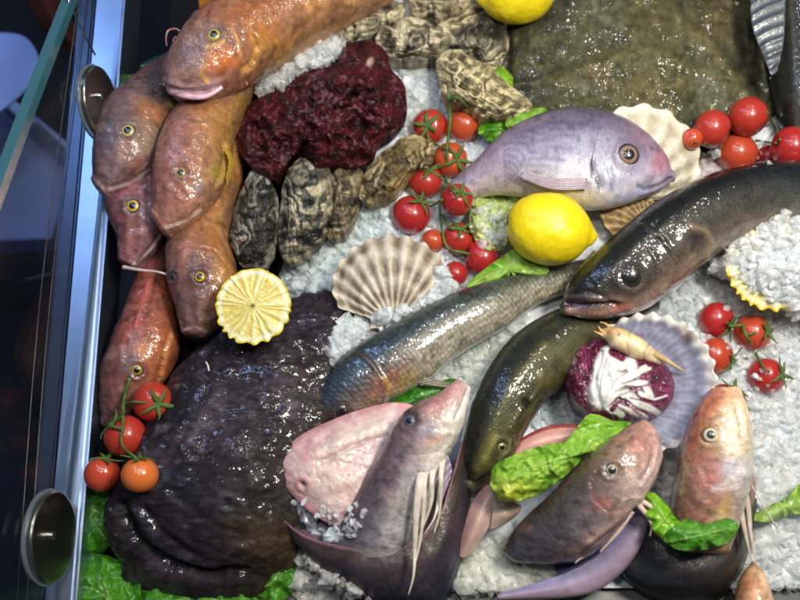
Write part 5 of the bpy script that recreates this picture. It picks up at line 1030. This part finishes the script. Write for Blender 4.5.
def radisp(fr, px, py):
    m_ = ramask(px, py)
    return .0020 * m_ + (.0026 - .0014 * m_) * fbm(np.stack([px / 9, py / 14, px * 0], -1), 3, 4.2) + (.0011 - .0009 * m_) * np.abs(fbm(np.stack([px / 3.5, py / 6, px * 0], -1), 2, 1.2)) - .003 * np.exp(-((px - 598 - 3 * np.sin(py / 9)) / 2.2) ** 2) * (py > 350)
patch('head', [(566, 382), (572, 358), (588, 342), (608, 338), (630, 344), (652, 352), (670, 368), (676, 388), (668, 408), (648, 420), (620, 424), (592, 418), (574, 404)], M_RADI, ra, .022, lambda fr: .028 * np.sqrt(np.clip(1 - fr ** 2.2, 0, 1)), racol, nring=100, nang=260, zbot=-.01, disp=radisp, center=(620, 382), seed=3, wob=.012, feats=[('line', [(598, 402), (600, 380), (606, 358)], 1.3, C('b4b4b0'), .6, -1.0), ('line', [(604, 404), (612, 386), (626, 372)], 1.2, C('b8b4b4'), .6, -1.0), ('line', [(608, 408), (622, 396), (640, 388)], 1.2, C('b8acb0'), .6, -1.0), ('line', [(660, 372), (648, 372), (634, 380), (622, 384)], 2.2, C('6a1a3c'), .8, -.8, 't'), ('line', [(668, 388), (652, 384), (636, 388)], 2.6, C('7c2248'), .8, -.8, 't'), ('line', [(664, 404), (648, 402), (630, 398)], 2.4, C('702044'), .8, -.8, 't'), ('line', [(640, 416), (632, 408), (622, 404)], 2.2, C('7c2a50'), .8, -.6, 't')])

# --- right scallop, shrimp ------------------------------------------------------------------
scallop('open white scallop shell showing its smooth inside behind the radicchio', (592, 398), (713, 362), .006, .056, 0, .95, .010, C('9e9fb2'), C('82839a'), inside=True, nrib=17, lean=(.1, .0, 0), edgecol=C('dedad0'), brown=(688, 336, 6, 10, C('6a4630')))
scallop('brown and cream striped scallop shell lying on ice in the centre', (394, 326), (388, 236), .012, .026, 0, 1.12, .013, C('cfc4ae'), C('6c5844'), nrib=12, ringn=3.5, lean=(0, -.1, 0))
sp = thing('prawn', 'pale yellow prawn head with long spike lying on the radicchio', 'prawn', base_at(630, 350, .03))
spb, spv = fish_body('body', [(602, 329, 606, 340, .044, .004), (610, 327, 612, 346, .046, .007), (624, 330, 622, 352, .046, .0085), (640, 338, 634, 358, .046, .008), (652, 348, 646, 361, .043, .0055), (660, 356, 656, 364, .041, .003)], M_FLESH, sp, [(0, [(-1, C('bc8c50')), (0, C('dcc48c')), (1, C('d4b48c'))]), (1, [(-1, C('d4b884')), (0, C('ead9ac')), (1, C('dcc4a0'))])], [('blob', 619, 335, 1.6, 1.6, 0, C('1a1410'), 1, .6), ('line', [(612, 344), (626, 340), (645, 352)], 4, C('e8dca8'), .6, .6), ('blob', 612, 331, 7, 4, 20, C('a86a30'), .6, .4), ('line', [(630, 331), (627, 342), (628, 355)], 1.3, C('b08c54'), .5, -.6), ('line', [(649, 345), (644, 354), (644, 361)], 1, C('a07c48'), .6, -.7), ('blob', 640, 346, 10, 5, 35, C('ece0b8'), .5, .4)], nr=70, ns=44, seed=20)
tube('rostrum', [(652, 353, .045), (662, 358, .044), (672, 364, .043), (684, 371, .041)], .0032, .0005, M_FLESH, sp, C('c4a878'))
for e in ([(604, 334, .045), (600, 329, .046), (598, 326, .046)], [(604, 336, .045), (598, 333, .046), (594, 331, .045)], [(612, 330, .047), (606, 324, .049), (600, 322, .048)]):
    tube('feeler', e, .0012, .0004, M_FLESH, sp, C('d8a860'))

# --- remaining tomatoes ------------------------------------------------------------------
truss('nine red cherry tomatoes on one long vine in the middle',
      [(433, 241, 12, (.3, -.5), 0, 0, .2), (455, 274, 13, (-.8, -.2), 0, 0, .2), (450, 160, 18, (.4, .4), 1, 0, .2), (458, 239, 16.5, (.1, -.3), 1, 0, .1), (430, 127, 18.5, (-.2, .3), 1, 0, 0), (464, 125, 17.5, (.2, -1, .5), 1, 0, 0), (425, 181, 18, (.2, -.3), 1, 0, 0), (457, 200, 16.5, (.2, -.1), 1, 0, .05), (411, 215, 20, (.5, -.5, .6), 1, 0, 0), (482, 258, 18.5, (-1, -.3, .2), 0, 0, 0)],
      [[(448, 92, 6), (450, 120, 8), (447, 150, 6), (446, 180, 6), (440, 205, 7), (443, 235, 7), (450, 250, 6), (470, 254, 5)], [(450, 100, 7), (458, 98, 7), (466, 106, 5), 5], [(448, 150, 7), (430, 140, 5), 4], [(446, 165, 7), (437, 168, 6), 6], [(442, 200, 7), (430, 206, 6), 8], [(446, 180, 7), (452, 190, 5), 7], [(443, 215, 7), (450, 228, 5), 3], [(450, 250, 5), 9]])
truss('six red tomatoes without leaves at the right, behind the black sea bass',
      [(692, 139, 11, (-.5, 0), 0, 1, .1), (768, 157, 12, (0, -.5), 0, 0, .3), (712, 129, 19.5, (.9, .6, .2), 0, 0, 0), (748, 117, 20.5, (.6, .8, .1), 0, 0, 0), (737, 153, 20.5, (.8, -.6, .2), 0, 0, 0), (791, 147, 21, (-.9, -.1, .2), 0, 0, 0)],
      [[(767, 112, 2), (774, 126, 3), (780, 140, 3)], [(756, 140, 3), (766, 142, 3), (776, 143, 3)], [(695, 142, 2), (702, 145, 2), (712, 146, 2)]])
truss('five red tomatoes on a leafy vine half buried in the right ice',
      [(716, 320, 18.5, (.6, .5, .5), 1, 0, .25), (752, 333, 18.5, (.6, .1), 1, 0, .2), (715, 356, 19, (.9, .5, .3), 1, 0, .2), (766, 376, 18.5, (.7, .1), 1, 0, .2), (726, 404, 21, (.4, -.6), 1, 0, .35)],
      [[(740, 318, 6), (746, 335, 7), (755, 352, 8), (764, 368, 6), (770, 372, 5)], [(742, 325, 6), (730, 326, 5), 0], [(746, 335, 6), 1], [(757, 356, 6), (738, 360, 5), 2]], zmax=.012)

# ================================================================ CASE, RAIL, GLASS
case = thing('display_case', 'blue lit steel edged display case with leaning glass side and two round clamps', 'display case', base_at(80, 300, -.035))
zr = .012
slab('rail_top', [(99, -60), (127, -60), (70, 640), (38, 640)], -.035, zr, M_STEEL, case, bev=.002)
slab('rail_channel', [(82, -60), (97.5, -60), (36.5, 640), (18, 640)], -.05, zr - .006, M_DARKM, case, bev=.002)
slab('rail_lip', [(128, -60), (130, -60), (73.5, 640), (71, 640)], -.035, zr + .002, M_STEEL, case, bev=.0004)
for k, off in enumerate((-14, -24)):
    tube('rail_reflection', [(96 + off * .6, -40, zr - .003), (62 + off, 300, zr - .003), (36 + off, 640, zr - .003)], .0005, .0005, M_REFLINE, case, n=20, m=6)  # thin tubes added to imitate neon lines reflected along the rail
# glass side leaning outwards; its free edge rises towards the viewer
zc = zr + .034
C0 = P(94, 103, zc); C1 = P(46, 537, zc); dr = (C1 - C0) / np.linalg.norm(C1 - C0); out = np.array([-dr[1], dr[0], 0]); out = out if out[0] < 0 else -out
LEAN = math.radians(10)
lean = out * math.sin(LEAN) + np.array([0, 0, 1.0]) * math.cos(LEAN); pn = np.cross(dr, lean); pn /= np.linalg.norm(pn)
pn = pn if pn[2] > 0 else -pn
A0 = C0 - dr * .16 - lean * .030; B0 = C1 + dr * .12 - lean * .030
def on_pane(px, py):
    d = P(px, py, 0.) - CAM; t = ((C0 - CAM) @ pn) / (d @ pn); return CAM + d * t
E = [on_pane(80, -18), on_pane(38, 92), on_pane(2, 190), on_pane(-60, 360)]
quad = [A0, B0, B0 + lean * .20, E[3], E[2], E[1], E[0]]
th = pn * .006
V = np.array(quad + [q - th for q in quad]); k = len(quad)
F = [list(range(k)), list(range(2 * k - 1, k - 1, -1))] + [[i, (i + 1) % k, (i + 1) % k + k, i + k] for i in range(k)]
gl = mesh_obj('glass_pane', V, F, M_GLASS, case, smooth=False, solid=False)
bm = bmesh.new(); bm.from_mesh(gl.data); bmesh.ops.recalc_face_normals(bm, faces=bm.faces); bm.to_mesh(gl.data); bm.free()
ep = catmull(np.array(E) - th * .5, 40); dE = np.gradient(ep, axis=0); dE /= np.linalg.norm(dE, axis=1, keepdims=True)
sd = np.cross(dE, pn); w_ = .0042
Vv = []; Ff = []
for i in range(len(ep)):
    for a, b in ((-1, -1), (1, -1), (1, 1), (-1, 1)): Vv.append(ep[i] + sd[i] * a * w_ * .9 + pn * b * w_)
for i in range(len(ep) - 1):
    for j in range(4): Ff.append([i * 4 + j, i * 4 + (j + 1) % 4, i * 4 + 4 + (j + 1) % 4, i * 4 + 4 + j])
Ff += [[3, 2, 1, 0], [len(Vv) - 4, len(Vv) - 3, len(Vv) - 2, len(Vv) - 1]]
mesh_obj('ground_edge', Vv, Ff, M_GEDGE, gl, smooth=False, solid=False)
mesh_obj('corner_edge', *tube_geo(np.array([on_pane(66, -4), on_pane(82, 30), on_pane(95, 55)]), .0009, .0009, 8), M_CHROME, gl, solid=False)
def clamp(c, r_px):
    c = c + pn * .003; r = r_px * mpp(c)
    def disc(name, r0, h0, h1, mat, bevel, parent, c=c):
        prof = [(0, h1), (r0 - bevel, h1), (r0 - bevel * .3, h1 - bevel * .3), (r0, h1 - bevel), (r0, h0), (0, h0)]
        V = []; m = 72
        for i, (rr, hh) in enumerate(prof):
            for j in range(m):
                a = 2 * math.pi * j / m; V.append(c + (dr * math.cos(a) + lean * math.sin(a)) * max(rr, 1e-5) + pn * hh)
        o = mesh_obj(name, V, grid_faces(len(prof), m, True), mat, parent, smooth=False, solid=False)
        bm = bmesh.new(); bm.from_mesh(o.data); bmesh.ops.recalc_face_normals(bm, faces=bm.faces); bm.to_mesh(o.data); bm.free()
        return o
    d_ = disc('clamp_disc', r, 0, .004, M_DISC, .0012, case); disc('gasket', r * 1.06, -.0025, -.0002, M_GASK, .0005, d_)
    disc('bolt', r * .10, .004, .009, M_CHROME, .0015, d_, c + lean * r * .35)
clamp(C0, 36); clamp(C1, 45)

# dim things beyond the glass; blue forms added in place of blurred reflections
bt = thing('blue_reflection', 'pale blue rounded form imitating a blurred reflection in the glass', 'reflection', base_at(0, 75, -.30))
zt = -.16
blue_form, _ = patch('reflection_form', [(-90, 30), (-30, 32), (18, 34), (36, 50), (38, 70), (24, 92), (0, 112), (-40, 140), (-100, 170)], M_BLUE, bt, zt, lambda fr: .004 * (1 - fr ** 8), lambda fr, px, py: C('8aa4e6') * np.ones(px.shape + (3,)), nring=30, nang=140, zbot=-.172)
shf = slab('reflection_panel', [(-120, 96), (10, 96), (75, 150), (62, 200), (50, 238), (-120, 246)], -.34, -.30, M_REFPANEL); tag(shf, 'blue grey panel imitating a blurred reflection in the glass', 'shelf')
shg = slab('shelf_bar', [(-20, 80), (-8, 78), (74, 158), (70, 168)], -.298, -.270, M_STEEL); tag(shg, 'narrow steel bar crossing the blue grey panel behind the glass', 'bar')
rc = thing('red_cloth', 'dark red cloth in the gloom behind the glass edge', 'cloth', base_at(55, 50, -.32))
sheet('cloth', [[(18, -20, -.28), (40, 25, -.27), (75, 60, -.28)], [(36, -25, -.26), (58, 25, -.25), (86, 55, -.27)], [(50, -25, -.29), (70, 20, -.28), (92, 48, -.29)]], M_ORNG, rc, solid('4a1208'), nu=40, nv=20, shell=.004, solid=False)
# steel front edge of the counter
fe_ = slab('counter_edge', [(250, 590), (900, 586), (900, 660), (250, 660)], -.06, -.020, M_EDGE); tag(fe_, 'dull steel front edge of the counter below the ice', 'edge')

# ================================================================ LOOSE ICE
def hull(seed):
    r = np.random.default_rng(seed); k = r.integers(8, 14)
    p = r.normal(size=(k, 3)); p /= np.linalg.norm(p, axis=1, keepdims=True); p *= r.uniform(.75, 1.15, (k, 1)) * np.array([1, r.uniform(.65, 1), r.uniform(.5, .9)])
    bm = bmesh.new()
    for v in p: bm.verts.new(v)
    bmesh.ops.convex_hull(bm, input=bm.verts)
    for v in [v for v in bm.verts if not v.link_faces]: bm.verts.remove(v)
    bmesh.ops.bevel(bm, geom=bm.edges[:], offset=.05, segments=1, affect='EDGES')
    bm.verts.index_update(); V = np.array([v.co[:] for v in bm.verts]); F = [[v.index for v in f.verts] for f in bm.faces]; bm.free()
    return V, F
HULLS = [hull(s) for s in range(36)]
def inside(px, py, poly):
    c = False; n = len(poly); j = n - 1
    for i in range(n):
        xi, yi = poly[i]; xj, yj = poly[j]
        if (yi > py) != (yj > py) and px < (xj - xi) * (py - yi) / (yj - yi) + xi: c = not c
        j = i
    return c
def randrot():
    q = RNG.normal(size=4); q /= np.linalg.norm(q); w_, x, y, z = q
    return np.array([[1 - 2 * (y * y + z * z), 2 * (x * y - z * w_), 2 * (x * z + y * w_)], [2 * (x * y + z * w_), 1 - 2 * (x * x + z * z), 2 * (y * z - x * w_)], [2 * (x * z - y * w_), 2 * (y * z + x * w_), 1 - 2 * (x * x + y * y)]])
def mound(poly, z0, rise):
    """solid heap of packed ice under the loose grains"""
    ou = catmull(np.array(poly, float), 90, True); c = ou.mean(0); n = 26; fr = np.linspace(0, 1, n)
    px = c[0] + fr[:, None] * (ou[None, :, 0] - c[0]); py = c[1] + fr[:, None] * (ou[None, :, 1] - c[1])
    z = z0 + rise * (1 - fr ** 2)[:, None] + .002 * fbm(np.stack([px / 9, py / 9, px * 0], -1), 3) - .01 * sstep(.85, 1, fr)[:, None]
    pos = P(px, py, z).reshape(-1, 3); F = grid_faces(n, 90, True, flip=True)
    SOLIDS.append(BVHTree.FromPolygons([tuple(v) for v in pos], F))
    ICE_S.append(SOLIDS[-1])
    ice_add(pos, F, np.tile([.90, .94, .96], (len(pos), 1)), 1)
def scatter(poly, count, rmin, rmax, tint=(.88, .92, .94), layer=.3, zmax=.014, skip=None, anyw=False):
    xs = [p[0] for p in poly]; ys = [p[1] for p in poly]; k = 0; tries = 0; frozen = list(SOLIDS)
    while k < count and tries < count * 8:
        tries += 1
        x = random.uniform(min(xs), max(xs)); y = random.uniform(min(ys), max(ys))
        if not inside(x, y, poly) or (skip and inside(x, y, skip)): continue
        l, n, bb_ = hit(x, y, frozen, True)
        if not anyw and not any(bb_ is q for q in ICE_OK): continue
        if zmax is not None and l[2] > zmax: continue
        r = rmin + (rmax - rmin) * random.random() ** 2
        V, F = random.choice(HULLS); s_ = r * mpp(l)
        W = (V * s_) @ randrot().T + l + n * s_ * random.uniform(-.6, layer)
        b = random.uniform(.90, 1.06)
        ice_add(W, F, np.tile(np.clip(np.array(tint) * b, 0, 1), (len(W), 1))); k += 1

# heaps
mound([(712, 268), (722, 245), (745, 226), (775, 216), (820, 214), (860, 240), (860, 300), (810, 316), (770, 305), (745, 292), (728, 280)], .018, .026)
mound([(252, 82), (262, 52), (285, 38), (320, 30), (345, 36), (340, 58), (310, 70), (285, 84), (262, 96)], .012, .014)
AREAS = [
 ([(716, 262), (722, 246), (745, 226), (772, 217), (830, 214), (830, 300), (790, 306), (765, 300), (738, 285)], 1500, 3, 6, (.93, .96, .97)),
 ([(640, 318), (655, 306), (692, 280), (716, 258), (742, 292), (736, 306), (700, 306), (690, 318), (668, 330)], 420, 3, 7, (.84, .87, .88)),
 ([(735, 300), (830, 290), (830, 520), (752, 520), (735, 430), (690, 430), (690, 330)], 3000, 3, 6.5, (.92, .95, .94)),
 ([(748, 470), (830, 470), (830, 588), (738, 590), (725, 570), (750, 520)], 900, 3, 9, (.86, .88, .86)),
 ([(252, 90), (258, 58), (278, 42), (318, 32), (344, 38), (336, 62), (300, 72), (270, 96)], 520, 3, 6, (.86, .88, .88)),
 ([(398, 90), (404, 76), (425, 72), (442, 84), (446, 108), (420, 112), (404, 108)], 220, 3, 6.5, (.86, .88, .88)),
 ([(262, 268), (285, 258), (330, 240), (358, 205), (390, 200), (412, 230), (395, 240), (350, 248), (336, 290), (345, 318), (300, 318), (280, 290)], 1000, 3, 7.5, (.82, .87, .92)),
 ([(345, 318), (370, 318), (440, 268), (455, 284), (440, 300), (395, 325), (350, 352), (330, 366), (325, 345)], 650, 3, 6.5, (.84, .88, .92)),
 ([(405, 376), (430, 378), (468, 352), (500, 328), (535, 312), (520, 330), (490, 360), (470, 400), (440, 390)], 520, 2.5, 6, (.84, .86, .82)),
 ([(438, 590), (450, 570), (466, 550), (510, 540), (520, 520), (530, 560), (590, 565), (560, 585), (520, 592)], 620, 4, 10, (.86, .86, .80)),
 ([(500, 545), (590, 550), (600, 560), (560, 590), (480, 592)], 260, 4, 9, (.86, .86, .80)),
 ([(296, 500), (320, 505), (345, 515), (390, 500), (375, 530), (350, 545), (310, 532)], 230, 3, 7, (.80, .83, .88)),
 ([(300, 545), (318, 560), (345, 582), (370, 596), (300, 602), (296, 580)], 260, 3, 8, (.78, .76, .72)),
 ([(476, 205), (500, 205), (515, 235), (505, 250), (480, 246)], 90, 2.5, 5, (.88, .92, .88)),
 ([(694, 150), (715, 150), (730, 168), (760, 160), (785, 165), (700, 176)], 170, 2.5, 6, (.86, .72, .72)),
 ([(535, 400), (560, 395), (580, 415), (570, 430), (530, 430), (520, 440)], 170, 3, 6, (.78, .82, .84)),
 ([(725, 340), (740, 340), (750, 360), (772, 350), (778, 362), (750, 392), (730, 392), (726, 372)], 130, 3, 7, (.84, .88, .90)),
 ([(470, 168), (482, 158), (486, 190), (474, 196)], 40, 2.5, 6, (.86, .86, .84)),
 ([(400, 60), (450, 60), (450, 120), (480, 150), (500, 190), (530, 195), (530, 260), (500, 300), (440, 300), (400, 240), (400, 130)], 900, 3, 6, (.84, .87, .90)),
 ([(560, 320), (720, 300), (740, 420), (740, 560), (640, 560), (560, 430)], 1300, 3, 6.5, (.82, .85, .86)),
 ([(610, 180), (720, 140), (800, 150), (800, 200), (700, 200), (600, 260)], 500, 3, 6, (.80, .80, .80)),
]
ICE_OK = ICE_S + LEM_S
for k, (poly, cnt, a, b, tint) in enumerate(AREAS):
    t_ = np.minimum(np.array(tint) * 1.14, .985)
    scatter(poly, int(cnt * (1.1 if k in (9, 10, 12, 3) else .8)), a * (1.4 if k in (9, 10, 12) else 1.1), b * (1.6 if k in (3, 9, 10, 12) else 1.7), tuple(t_), layer=.55, zmax={0: .075, 1: .03, 2: .03, 3: .02, 4: .06, 7: .022, 13: .03, 16: .03, 11: .03}.get(k, .014), skip=[(722, 268), (734, 264), (741, 280), (752, 292), (768, 299), (788, 301), (790, 316), (752, 314), (730, 296)] if k < 3 else None, anyw=k in (7, 11, 12, 13))
for poly, cnt in (([(704, 337), (734, 336), (736, 350), (706, 350)], 9), ([(748, 374), (768, 368), (772, 394), (740, 396)], 12), ([(700, 302), (735, 300), (750, 312), (722, 312)], 14), ([(742, 350), (770, 346), (778, 360), (750, 362)], 10),
                  ([(700, 152), (716, 146), (720, 164), (700, 168)], 8), ([(752, 150), (768, 154), (776, 166), (752, 166)], 8), ([(436, 80), (446, 96), (440, 110), (424, 112)], 8), ([(480, 208), (500, 204), (506, 238), (484, 242)], 14), ([(300, 498), (330, 510), (370, 502), (352, 540), (312, 530)], 50)):
    scatter(poly, cnt, 3.5, 7.5, (.9, .93, .94), layer=.6, zmax=.09, anyw=True)
ICE_V = np.concatenate(ICE_V); ICE_C = np.concatenate(ICE_C)
ice = mesh_obj('crushed_ice', ICE_V, ICE_F, M_ICE, None, ICE_C, smooth=False, solid=False)
ice.data.materials.append(M_PACK); ice.data.polygons.foreach_set('material_index', ICE_M); ice.data.polygons.foreach_set('use_smooth', [m_ == 1 for m_ in ICE_M])
ice['kind'] = 'stuff'; ice['label'] = 'bed of crushed ice grains between and under the fish'
